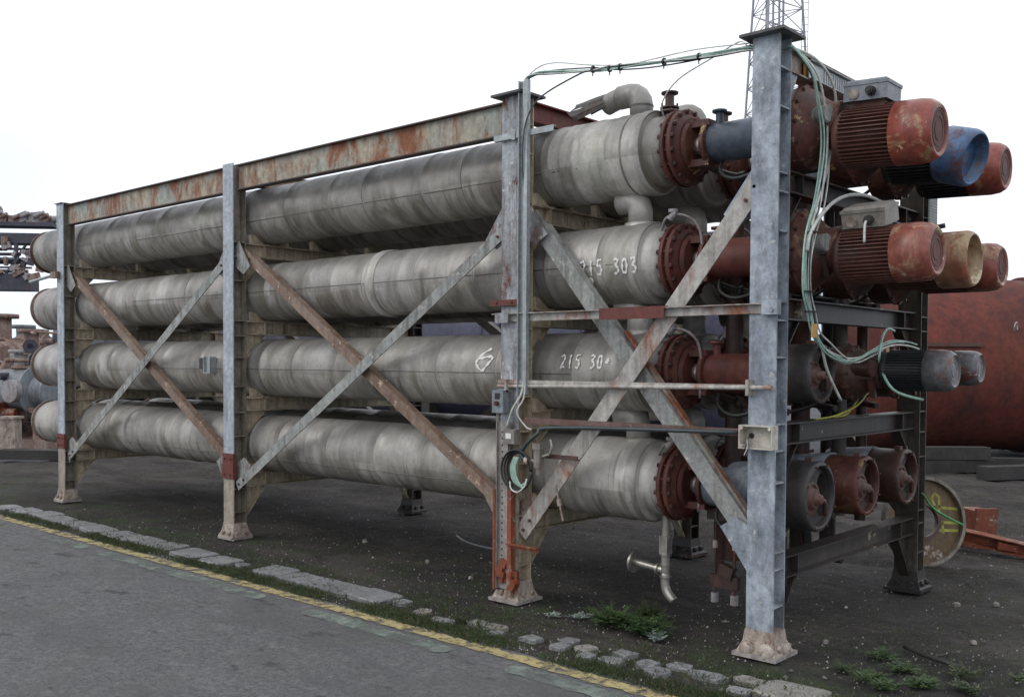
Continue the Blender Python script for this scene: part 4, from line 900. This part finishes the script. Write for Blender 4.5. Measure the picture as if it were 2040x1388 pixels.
# ------------------------------------------------------------------ beyond the rack
def W(px, py, dep):
    d = Fv+Rv*((px-1020+15.43)/FPX)-Uv*((py-694-86.2)/FPX); return CAM+d*dep
def Wg(px, dep, z=0):
    p = W(px, 700, dep); return Vector((p.x, p.y, z))
Rh = Vector((math.cos(YAW), -math.sin(YAW), 0))
ANG = math.atan2(Rh.y, Rh.x)
def tank(name, label, a, b, r, zc, mat, rib=()):
    a = Vector(a); b = Vector(b); d = b-a; L = d.length
    t = thing(name, label, 'tank', (a.x, a.y, 0), rz=math.atan2(d.y, d.x))
    q = MB(); pr = [(0, r*.35), (.02, r*.45), (.18, r*.8), (.34, r*.96), (.5, r)]
    n = max(2, int(L/2.4))
    for k in range(1, n): pr += [(L*k/n-.02, r), (L*k/n, r*1.006), (L*k/n+.02, r)]
    pr += [(L-.5, r), (L-.34, r*.96), (L-.18, r*.8), (L-.02, r*.45), (L, r*.35)]
    q.lathe(pr, c=(0, 0, zc), seg=72, wob=.003); q.build('shell', mat, t)
    for k in range(1, n):
        q = MB(); x = L*k/n+.6; q.b2(x-.12, x+.12, -r*.8, r*.8, 0.0, zc-r*.62); q.build('cradle', 'timber', t)
    for k in range(1, n):
        q = MB(); q.lathe([(L*k/n+.07, r*1.0), (L*k/n+.075, r*1.0045), (L*k/n+.095, r*1.0045), (L*k/n+.10, r*1.0)], c=(0, 0, zc), seg=72, cap=False); q.build('weld_seam', 'timber', t)
    for x in rib:
        q = MB(); q.lathe([(x-.05, r*1.0), (x-.05, r*1.04), (x+.05, r*1.04), (x+.05, r*1.0)], c=(0, 0, zc), seg=72, cap=False); q.build('ring', mat, t)
    return t
a, b = Wg(1690, 19), Wg(2300, 19)
tk = tank('storage_tank', 'long rusty red tank lying on the ground at far right', a, b, 1.62, 1.66, 'tank_red', (3.3, 3.9))
q = MB(); q.cyl((2.9, -1.66, 1.60), (7.0, -1.66, 1.72), .085, 16); q.lathe([(2.85, .16), (2.92, .16)], c=(0, -1.66, 1.60), seg=20); q.lathe([(3.45, .15), (3.55, .15)], c=(0, -1.66, 1.62), seg=20)
q.build('side_pipe', 'scrap_pale', tk)
for x in (2.4, 2.75):
    q = MB(); q.path([(x, -1.55, 2.25), (x-.03, -1.60, 2.35), (x+.03, -1.55, 2.42), (x+.07, -1.50, 2.36), (x+.06, -1.52, 2.28)], .014, 6); q.build('lifting_hook', 'scrap_pale', tk)
q = MB(); q.box((1.3, -1.58, 2.02), (1.0, .10, .07)); q.build('bracket', 'hub', tk)
# dull blue tank seen through the rack
tank('storage_tank', 'added dark tank blocking sky gaps behind the far bays of the rack', Vector((-37, 14, 0)), Vector((-18, 13, 0)), 2.2, 2.3, 'scrap_dark')  # invented tank, placed to darken bright sky slivers between the pipe rows
a, b = Vector((-17.5, 12.5, 0)), Vector((-6.7, 12.5, 0))
tank('storage_tank', 'dull blue tank glimpsed between the pipe rows', a, b, 2.1, 2.2, 'tank_blue', (3, 6))
# sleepers stacked before the red tank
for k, (px, dep, L, z, yaw) in enumerate(((1890, 15.2, 1.5, .0, .12), (1975, 15.6, 1.7, .0, -.22), (1900, 15.2, 1.1, .20, .02), (2040, 14.4, 1.4, .0, .3), (1830, 15.9, 1.2, .0, -.3))):
    p = Wg(px, dep); q = MB(); n = 8
    q.box((0, 0, .10), (L, .24, .19)); 
    o = q.build('sleeper', 'timber'); o.location = (p.x, p.y, z); o.rotation_euler = (0, 0, ANG+yaw)
    tag(o, ('dark timber sleeper nearest the rear post, before the tank', 'long dark sleeper lying in the middle of the row', 'dark sleeper resting on top of the others', 'dark sleeper at the right edge of the photo', 'short dark sleeper half hidden by the rear post')[k], 'sleeper', 'sleepers in front of the red tank')
# steel disc with yellow marks
p = Wg(1852, 8.1)
t = thing('steel_disc', 'large rusty disc with yellow paint marks leaning behind the rear post', 'disc', (p.x, p.y, 0), rz=ANG+.22)
t.scale = (1.07, 1, 1.05); mt = Matrix.Rotation(-.14, 4, 'X')
q = MB(); n = 56; ro, ri = .345, .125
def ringm(y0, y1, ro, ri, q):
    vs = []
    for (y, r) in ((y0, ro), (y0, ri), (y1, ri), (y1, ro)):
        for k in range(n): t_ = 2*math.pi*k/n; vs.append(mt @ Vector((math.cos(t_)*r, y, math.sin(t_)*r+.345)))
    q.add(vs, [(j*n+k, j*n+(k+1) % n, ((j+1) % 4)*n+(k+1) % n, ((j+1) % 4)*n+k) for j in range(4) for k in range(n)])
ringm(0, .03, .345, .125, q); q.build('plate', 'disc', t)
q = MB(); ringm(-.045, -.001, .352, .325, q); q.build('rim', 'web', t)
q = MB(); ringm(-.018, -.001, .150, .122, q); q.build('hub_ring', 'hub', t)
q = MB()
for pl in ([(.11, .47), (.085, .52), (.12, .56), (.155, .53), (.15, .46), (.14, .34), (.17, .31)], [(.14, .45), (.22, .44), (.31, .43)], [(.14, .33), (.30, .32)], [(.12, .27), (.30, .26)], [(.17, .33), (.17, .25)]):
    for a_, b_ in zip(pl[:-1], pl[1:]):
        d = Vector((b_[0]-a_[0], 0, b_[1]-a_[1])); nn = Vector((-d.z, 0, d.x)).normalized()*.011; e = d.normalized()*.006
        A = Vector((a_[0], -.0015, a_[1]))-e; B = Vector((b_[0], -.0015, b_[1]))+e
        q.add([mt @ v for v in (A-nn, B-nn, B+nn, A+nn)], [(0, 1, 2, 3)])
q.build('yellow_mark', 'yellow_paint', t)
q = MB()
for k in range(26):
    cx_, cz_, rr_ = .03+random.gauss(0, .05), .10+random.gauss(0, .028), rnd(.006, .024)
    if .345*.345 < cx_**2+(cz_-.345)**2 or cz_ < .03: continue
    q.add([mt @ Vector((cx_+rr_*math.cos(j*.9)*rnd(.6, 1.2), -.0015-.0001*k, cz_+rr_*math.sin(j*.9)*rnd(.6, 1.2))) for j in range(7)], [tuple(range(7))])
q.build('white_stain', 'foot', t)
# green wire on the rear post
q = MB(); q.path([(.09, 2.30, .72), (.13, 2.42, .60), (.22, 2.52, .52), (.30, 2.55, .48)], .008, 6); tag(q.build('green_wire', paint('bright_green_wire', (.06, .40, .12), (.05, .33, .10))), 'bright green wire at the foot of the rear post', 'wire')
# orange scrap
p = Wg(1945, 9.0); q = MB(); q.box((0, 0, .16), (.20, .22, .36), taper=.96); q.b2(-.12, .12, -.14, -.112, .0, .37); o = q.build('scrap_block', 'orange'); o.location = p; o.rotation_euler = (.06, .04, ANG+.3)
tag(o, 'bright orange rusted block right of the large disc', 'scrap metal')
p = Wg(1985, 8.6); q = MB(); q.box((0, 0, .05), (.66, .10, .012)); q.box((0, .044, .10), (.66, .012, .10)); q.box((0, 0, .155), (.62, .10, .010)); q.box((.1, -.01, .10), (.16, .07, .06), Matrix.Rotation(.4, 3, 'Z')); o = q.build('scrap_beam', 'orange'); o.location = p; o.rotation_euler = (.1, .16, ANG-.55)
tag(o, 'twisted orange rusted beam piece lying at the right edge', 'scrap metal')
# mesh guard and bar by the rear motors
q = MB(); 
for k in range(12): q.box((.10+.0, 2.30+.016*k, 2.82), (.004, .003, .34))
for k in range(18): q.box((.10, 2.39, 2.66+.019*k), (.004, .19, .003))
tag(q.build('mesh_guard', 'galv'), 'torn wire mesh hanging above the cream motors at right', 'mesh')
q = MB(); q.path([(.18, 1.45, 2.50), (.36, 1.52, 2.53), (.46, 1.56, 2.55)], .016, 8); tag(q.build('loose_bar', 'black'), 'dark loose bar lying over the cream motors', 'bar')

# lattice mast
p = Wg(1534, 46)
t = thing('lattice_mast', 'tall grey lattice mast rising behind the end post', 'mast', (p.x, p.y, 0), rz=.5)
H = 30; 
def leg(k, z): 
    r = 2.75-.078*min(z, 26); an = k*math.pi*2/3+.3; return Vector((r*math.cos(an), r*math.sin(an), z))
for k in range(3):
    q = MB(); q.cyl(leg(k, 0), leg(k, 26), .055, 8); q.build('leg', 'mast', t)
zz = 0
while zz < 25:
    st = 1.5-.6*zz/26; st = max(st, .9)
    for k in range(3):
        q = MB(); a0, a1, b0, b1 = leg(k, zz), leg(k, zz+st), leg((k+1) % 3, zz), leg((k+1) % 3, zz+st)
        if zz > 4: 
            q.cyl(a0, b1, .022, 5); q.cyl(b0, a1, .022, 5); q.cyl(a1, b1, .02, 5); q.build('lattice', 'mast', t)
    zz += st
for dx in (-.35, -.05, .22, .4):
    q = MB(); q.cyl((dx, .1, 0), (dx, .1, 26), .05, 8); q.build('feeder_pipe', 'mast', t)
q = MB()
for k in range(70): q.box((1.35, -.2, 2+k*.33), (.28, .02, .02))
q.b2(1.20, 1.23, -.21, -.19, 0, 26); q.b2(1.47, 1.50, -.21, -.19, 0, 26); q.build('ladder', 'mast', t)

# gantry of old pipework at the left
p = Wg(-40, 25)
t = thing('pipe_gantry', 'dark raised gantry with old pipework at the far left', 'gantry', (p.x, p.y, 0), rz=ANG+.10)
zl, zt = 3.42, 5.15
q = MB(); q.b2(-4, 1.35, -.3, .3, zl, zl+.42); q.build('lower_girder', 'scrap_dark', t)
q = MB(); q.b2(-4, 1.9, -.3, .3, zt-.55, zt-.30); q.b2(-4, 1.9, -.3, .3, zt-.12, zt-.02); q.build('upper_girder', 'scrap_dark', t)
for k in range(9):
    q = MB(); x = -3.8+k*.6; q.box((x, -.25, (zl+zt)/2-.1), (.08, .08, 1.2)); q.build('upright', 'scrap_dark', t)
for k in range(7):
    q = MB(); x = -3.6+k*.72; q.cyl((x, -.2, zl+.4), (x+.55, -.2, zt-.5), .035, 6); q.build('strut', 'scrap_dark', t)
for k in range(7):
    q = MB(); z = zl+.5+k*.10; q.cyl((-4, rnd(-.2, .2), z), (rnd(.6, 1.7), rnd(-.2, .2), z+rnd(-.05, .05)), rnd(.025, .05), 8); q.build('pipe', ('galv', 'scrap_pale', 'scrap_dark')[k % 3], t)
for k in range(60):
    q = MB(); x = rnd(-1.6, 1.7); z = rnd(zl+.3, zt-.5); q.box((x, -.32, z), (rnd(.05, .3), .12, rnd(.05, .22)), Matrix.Rotation(rnd(-.7, .7), 3, 'Y')); q.build('bracket', ('scrap_brown', 'scrap_pale', 'scrap_dark')[k % 3], t)
q = MB(); q.box((-3.0, 0, zl/2), (.3, .3, zl)); q.build('leg', 'scrap_dark', t)
for k in range(34):
    x = -3.7+k*.165; s_ = rnd(.10, .30); q = MB()
    if k % 3 == 0: q.cyl((x-.2, 0, zt+s_*.6), (x+.25, rnd(-.2, .2), zt+s_*.7), s_*.6, 12); q.lathe([(-.02, s_*.8), (.03, s_*.8)], c=(x+.24, 0, zt+s_*.7), seg=14)
    else: q.box((x, 0, zt+s_*.42), (s_*1.6, .4, s_), Matrix.Rotation(rnd(-.4, .4), 3, 'Y')); q.cyl((x, -.2, zt+s_*.5), (x+s_, -.25, zt+s_*.9), .05, 8)
    if x < 1.9: q.build('salvaged_fitting', ('scrap_brown', 'scrap_pale')[k % 2], t)
# machines in the yard behind the far pipe ends
def machine(px, dep, s, col, lab, rz=0.):
    p = Wg(px, dep); t = thing('scrapped_pump', lab, 'pump', (p.x, p.y, 0), 'scrapped machines at the far left', ANG+rz)
    m1, m2, m3 = col
    q = MB(); q.b2(-.6*s, .6*s, -.3*s, .3*s, 0, .12*s); q.b2(-.5*s, -.35*s, -.25*s, .25*s, .12*s, .55*s); q.b2(.30*s, .45*s, -.25*s, .25*s, .12*s, .55*s); q.build('frame', m2, t)
    q = MB(); q.lathe([(-.55*s, .12*s), (-.53*s, .27*s), (-.50*s, .30*s), (.1*s, .30*s), (.12*s, .36*s), (.16*s, .36*s), (.18*s, .22*s), (.40*s, .20*s), (.42*s, .26*s), (.47*s, .26*s), (.49*s, .1*s)], c=(0, 0, .80*s), seg=28); q.build('body', m1, t)
    q = MB(); q.cyl((-.2*s, 0, 1.0*s), (-.2*s, 0, 1.35*s), .09*s, 14); q.lathe([(1.33*s, .17*s), (1.38*s, .17*s)], 'z', (-.2*s, 0, 0), 16); q.build('outlet', m3, t)
    q = MB(); q.box((.28*s, 0, 1.12*s), (.22*s, .2*s, .18*s)); q.build('terminal_box', m1, t)
    q = MB(); q.cyl((.05*s, -.33*s, .8*s), (.05*s, -.42*s, .8*s), .16*s, 14); q.build('hand_wheel', m3, t)
    return t
pal, brn, org, gr = 'scrap_pale', 'scrap_brown', 'orange', 'box_grey'
machine(15, 21, 1.55, (pal, brn, brn), 'pale scrapped pump at the extreme left edge', .2)
machine(62, 19, 1.35, (gr, brn, pal), 'grey scrapped pump beside the far pipe ends', -.4)
machine(-50, 20, 1.6, (brn, pal, gr), 'brown scrapped pump just outside the left edge')
machine(95, 22, 1.7, (pal, org, brn), 'pale scrapped pump half hidden behind the far pipe ends', .7)
machine(35, 24, 2.0, (brn, pal, brn), 'tall brown scrapped pump behind the others', 1.2)
machine(75, 27, 1.9, (pal, brn, gr), 'pale scrapped machine farthest back at left', .1)
p = Wg(20, 16.8); q = MB(); q.b2(-.13, .13, -.12, .12, 0, .66); q.b2(-.16, .16, -.15, .15, .66, .70); o = q.build('concrete_block', 'foot'); o.location = p; o.rotation_euler = (0, 0, ANG); tag(o, 'pale upright block in front of the scrapped pumps', 'block')
p = Wg(62, 16.5); q = MB(); q.box((0, 0, .08), (1.1, .3, .16)); o = q.build('sleeper', 'timber'); o.location = p; o.rotation_euler = (0, 0, ANG-.1); tag(o, 'dark sleeper on the ground by the far left pipe ends', 'sleeper')

# the scrap heap around the pumps: a tangle nobody could count
q = MB(); rg = random.Random(21); base_ = Wg(45, 19.5)
for k in range(330):
    lx = rg.uniform(-3.2, .78); ly = rg.uniform(-.9, 2.2); h_ = max(.2, 1.35+.75*math.sin(lx*1.7+1)+.35*math.sin(lx*5)-abs(ly-.8)*.3); lz = rg.uniform(0, 1)**.7*h_
    p = base_+Rh*lx+Vector((-Rh.y, Rh.x, 0))*ly+Vector((0, 0, lz)); mi = rg.choice((0, 0, 1, 1, 1, 2, 3, 4, 4))
    rm = Matrix.Rotation(rg.uniform(0, 3), 3, 'Z') @ Matrix.Rotation(rg.uniform(-1, 1), 3, 'X'); t_ = rg.random(); s_ = rg.uniform(.05, .22)
    if t_ < .35: q.box(p, (s_*rg.uniform(.6, 3), s_*rg.uniform(.3, 1.5), s_*rg.uniform(.2, 1.2)), rm, mi)
    elif t_ < .7: d = rm @ Vector((1, 0, 0)); q.cyl(p-d*s_*1.8, p+d*s_*1.8, s_*rg.uniform(.12, .5), 10, mi=mi)
    elif t_ < .85: d = rm @ Vector((1, 0, 0)); q.cyl(p, p+d*.04, s_*1.1, 16, mi=mi); q.cyl(p, p+d*s_*1.5, s_*.5, 12, mi=mi)
    else: 
        a_ = [p+rm @ Vector((math.cos(j*.7)*s_*1.4, math.sin(j*.7)*s_*1.4, 0)) for j in range(6)]; q.path(a_, .025, 6, mi=mi, sub=2)
tag(q.build('scrap_heap', ('scrap_pale', 'scrap_brown', 'orange', 'box_grey', 'scrap_dark')), 'tangled heap of scrap pipes and machine parts at the far left', 'scrap heap', kind='stuff')

# ------------------------------------------------------------------ kerb stones, gravel, weeds
M['stone'] = paint('kerb_stone', (.20, .205, .215), (.28, .285, .29), dirt=(.10, .10, .09), dirt_amt=.6, scale=4, bs=.5)
M['stone_y'] = paint('yellow_splashed_stone', (.24, .235, .22), (.29, .28, .26), dirt=(.12, .11, .08), dirt_amt=.5, chips=(.45, .36, .12), scale=3, bs=.5)
PTS = [(-8.871, -.632, .30), (-8.45, -.60, .34), (-8.05, -.55, .34), (-7.62, -.60, .38), (-7.20, -.60, .40), (-6.75, -.60, .42), (-6.30, -.60, .40), (-5.86, -.60, .42), (-5.45, -.59, .34), (-4.95, -.62, .40), (-4.52, -.63, .30), (-4.28, -.58, .14), (-3.85, -.55, .33), (-3.52, -.56, .30), (-3.10, -.565, .50), (-2.66, -.56, .34), (-2.40, -.53, .16), (-2.12, -.60, .13), (-1.86, -.68, .20), (-1.66, -.55, .16), (-1.50, -.56, .20), (-1.40, -.68, .12), (-1.17, -.60, .15), (-.99, -.47, .13), (-.94, -.62, .12), (-.80, -.55, .15), (-.72, -.66, .10), (-.58, -.48, .15), (-.56, -.64, .15), (-.38, -.55, .13), (-.22, -.46, .16), (-.27, -.62, .15), (-.03, -.50, .24), (.17, -.42, .18), (.20, -.60, .16), (.43, -.47, .30), (.44, -.66, .22), (.75, -.5, .3), (1.05, -.5, .26)]
cap_ = ['first', 'second', 'third']
for i, (x, y, L) in enumerate(PTS):
    wd = .25 if L > .28 else .13; n = 12; vs = []; q = MB(); hh = rnd(.012, .024) if L > .28 else rnd(.006, .013)
    rr = [rnd(.90, 1.06) if L > .28 else rnd(.70, 1.10) for _ in range(n)]
    for z, k in ((-.03, 1.0), (hh*.8, .995), (hh, .955)):
        for j in range(n):
            a = 2*math.pi*(j+.5)/n; ca, sa = math.cos(a), math.sin(a); e = 2/6.5 if L > .28 else .55
            px_ = math.copysign(abs(ca)**e, ca)*L*.50*rr[j]*k; py_ = math.copysign(abs(sa)**e, sa)*wd*.5*rr[(j+3) % n]*k
            vs.append((px_, py_, z+(rnd(-.003, .003) if z > 0 else 0)))
    q.add(vs, [(j, (j+1) % n, n+(j+1) % n, n+j) for j in range(n)]+[(n+j, n+(j+1) % n, 2*n+(j+1) % n, 2*n+j) for j in range(n)]+[tuple(2*n+j for j in range(n))])
    o = q.build('kerb_stone', 'stone_y' if i in (17, 19, 20, 25, 33, 35, 36) else 'stone'); o.location = (x, y, 0); o.rotation_euler = (rnd(-.02, .02), rnd(-.015, .015), rnd(-.07, .07)); o.scale = (1.12, 1.08, 1) if L > .28 else (.95, .9, 1)
    near = 'left of the first post foot' if x < -8.5 else 'between the first and second post feet' if x < -5.4 else 'between the second and third post feet' if x < -1.9 else 'between the third post and the end post' if x < .05 else 'in front of the end post'
    kind_ = 'long flat' if L > .28 else 'small broken'
    tag(o, kind_+' grey kerb stone '+near, 'kerb stone', kind_+' kerb stones '+near)
# gravel: far too many chips to count
q = MB()
def chip(x, y, r, z=0.012):
    n = 5; a0 = rnd(0, 6); vs = [(x+r*math.cos(a0+k*1.256)*rnd(.7, 1.1), y+r*math.sin(a0+k*1.256)*rnd(.7, 1.1), z-.01) for k in range(n)]+[(x+rnd(-r, r)*.3, y+rnd(-r, r)*.3, z-.003+r*rnd(.15, .45))]
    q.add(vs, [(k, (k+1) % n, n) for k in range(n)], False, 0 if random.random() < .25 else 1)
for k in range(6500):
    u_ = random.random(); x = -9+11.5*(u_**.6); y = -.85+6.5*random.random()**2.0
    if y < -.86: continue
    chip(x, y, rnd(.003, .008)*(2.2 if random.random() < .05 else 1))
M['chip_w'] = paint('white_chip', (.42, .41, .38), (.30, .29, .27), dirt_amt=.3); M['chip_d'] = paint('dull_chip', (.13, .125, .115), (.08, .075, .07), dirt_amt=.3)
tag(q.build('gravel', ('chip_w', 'chip_d')), kind='stuff', label='loose pale gravel chips scattered over the soil', cat='gravel')
q = MB()
for k in range(420):
    x = rnd(-6.5, 1.6); y = rnd(-3.2, -1.0); chip(x, y, rnd(.002, .006), .005)
tag(q.build('road_grit', ('chip_w', 'chip_d')), kind='stuff', label='fine grit scattered on the asphalt road', cat='grit')
# moss and grass
M['grass'] = paint('moss_green', (.04, .065, .02), (.065, .095, .03), dirt=(.03, .03, .015), dirt_amt=.4, scale=2)
M['grass_dry'] = paint('dry_grass', (.10, .09, .05), (.14, .12, .07), dirt_amt=.4)
M['weed'] = paint('weed_green', (.04, .08, .024), (.07, .12, .036), dirt=(.03, .06, .02), dirt_amt=.4, scale=5)
M['thistle'] = paint('pale_thistle', (.28, .36, .32), (.38, .46, .40), dirt=(.1, .14, .1), dirt_amt=.4, scale=5)
q = MB()
def tuft(x, y, h, n=6, sp=.03):
    for _ in range(n):
        a = rnd(0, 6.28); l = rnd(0, 6.28); bx, by = x+rnd(-sp, sp), y+rnd(-sp, sp); hh = h*rnd(.5, 1.2); wv = rnd(.0012, .0026)
        tx, ty = bx+math.cos(l)*hh*.7, by+math.sin(l)*hh*.7
        q.add([(bx-math.cos(a)*wv, by-math.sin(a)*wv, .0), (bx+math.cos(a)*wv, by+math.sin(a)*wv, .0), (bx+(tx-bx)*.5, by+(ty-by)*.5, hh*.75), (tx, ty, hh)], [(0, 1, 2), (1, 3, 2)], False, 0 if random.random() < .86 else 1)
for k in range(9000):
    x = -9+11*random.random()**.7; y = rnd(-.90, -.73) if random.random() < .72 else rnd(-.74, -.22)
    if math.sin(x*3.1+1)+math.sin(x*7.7)+rnd(-.6, 1.4) > -.3: tuft(x, y, rnd(.012, .034))
for k in range(3800):
    x = rnd(-4, 3.2); y = rnd(-.3, 4.5)
    if x < .3 and y > .8 and random.random() < .8: continue
    if math.sin(x*2.1+y)+math.sin(y*3.3-x*1.7)+rnd(-.5, .8) > .35: tuft(x, y, rnd(.012, .035), 6, .035)
tag(q.build('grass', ('grass', 'grass_dry')), kind='stuff', label='short dark moss and grass along the kerb and soil', cat='grass')
def weed(x, y, s, n, mat, lab, fern=True):
    q = MB(); rg = random.Random(int(x*1000)+77)
    for _ in range(n):
        a = rg.uniform(0, 6.283); L = s*rg.uniform(.45, 1.0); el = rg.uniform(.25, 1.2) if fern else rg.uniform(.1, .7); bx, by = rg.uniform(-.25, .25)*s, rg.uniform(-.2, .2)*s; k = 7 if fern else 4
        for j in range(1, k+1):
            f = j/k; p = Vector((bx+math.cos(a)*L*f*math.cos(el), by+math.sin(a)*L*f*math.cos(el), L*math.sin(el)*f*(1-.45*f)+.004))
            for sd in (-1, 1):
                l = s*(.16 if fern else .20)*(1.1-f)+.006; aa = a+sd*rg.uniform(.6, 1.2); tip = p+Vector((math.cos(aa)*l, math.sin(aa)*l, rg.uniform(-.2, .4)*l)); pn = Vector((-math.sin(aa), math.cos(aa), rg.uniform(-.4, .4)))*l*.28; md = p+(tip-p)*.55
                q.add([p, md+pn, tip, md-pn], [(0, 1, 2, 3)])
        e = Vector((bx, by, 0)); pt = Vector((bx+math.cos(a)*L*math.cos(el), by+math.sin(a)*L*math.cos(el), L*math.sin(el)*.55)); q.cyl(e, pt, .0014, 4, cap=False)
    o = q.build('weed', mat); o.location = (x, y, 0); tag(o, lab, 'weed', None)
weed(-1.02, .02, .25, 95, 'weed', 'bright ferny weed clump at the left of the patch between the posts')
weed(-.74, -.03, .24, 90, 'weed', 'green weed clump at the right of the patch between the posts')
weed(-.93, .26, .22, 60, 'grass', 'darker weed clump at the back of the patch under the drain pipe')
weed(-.62, -.10, .12, 22, 'thistle', 'pale leafy weed at the right end of the green patch')
weed(-1.42, -.10, .10, 12, 'thistle', 'small pale thistle nearest the third post foot', False)
weed(-1.27, -.02, .11, 14, 'thistle', 'pale thistle next to the ferny weed patch', False)
weed(.62, .02, .13, 40, 'weed', 'low green weeds right of the end post foot')
weed(.86, .10, .14, 40, 'weed', 'low green weeds near the bottom right corner')
weed(-1.75, -.62, .08, 16, 'grass', 'small dark weed among the kerb stones below the third post')

rg_ = random.Random(5)
for k, (x, y) in enumerate(((.48, .08), (.74, -.05), (1.05, .18), (.70, .30), (.95, .42), (.52, .45), (1.2, .55))):
    weed(x, y, rg_.uniform(.08, .15), 26, 'weed' if k % 2 else 'grass', ('weed tuft just right of the end post foot', 'weed tuft nearest the bottom edge right of the end post', 'weed tuft toward the bottom right corner', 'weed tuft behind the one at the bottom edge', 'dark weed tuft up from the bottom right corner', 'weed tuft behind the end post foot', 'weed tuft at the right edge near the corner')[k])

# litter on the yard
q = MB(); q.path([(-3.95, 1.55, .012), (-3.6, 1.35, .016), (-3.2, 1.30, .014), (-2.85, 1.42, .012)], .008, 6); tag(q.build('bent_strip', 'galv'), 'thin pale bent strip lying on the soil under the rack', 'strip')
q = MB(); q.path([(.55, .72, .016), (.72, .60, .022), (.95, .52, .018)], .013, 7); q.path([(.74, .60, .02), (.80, .68, .03)], .006, 6, sub=1); tag(q.build('stick', 'timber'), 'dark stick on the soil right of the end post', 'stick')
M['litter'] = paint('pale_rubble', (.36, .34, .31), (.22, .20, .18), dirt_amt=.5, scale=6)
for k, (x, y, r, lab) in enumerate(((.95, 1.75, .030, 'pale stone at the right edge below the orange beam'), (.42, 2.05, .026, 'pale stone just right of the rear post foot'), (.62, 2.25, .022, 'small pale stone under the disc'), (-.35, .9, .022, 'small stone behind the end post foot'), (.80, 1.15, .020, 'small pale stone in the open soil at right'), (-2.6, .35, .022, 'small pale stone left of the third post foot'), (-3.3, .55, .020, 'small pale stone under the middle bay'), (-4.4, .8, .024, 'pale stone in the soil right of the second post foot'), (.15, .55, .018, 'small stone right of the end post'))):
    q = MB(); vs = []; n = 7
    for z, f in ((-.01, 1), (r*.35, 1.0), (r*.7, .6)): vs += [(math.cos(j*.8976)*r*f*rnd(.75, 1.2), math.sin(j*.8976)*r*f*rnd(.75, 1.2), z+rnd(-.003, .003)) for j in range(n)]
    q.add(vs, [(a*n+j, a*n+(j+1) % n, (a+1)*n+(j+1) % n, (a+1)*n+j) for a in (0, 1) for j in range(n)]+[tuple(2*n+j for j in range(n))]); o = q.build('stone', 'litter'); o.location = (x, y, 0); tag(o, lab, 'stone')
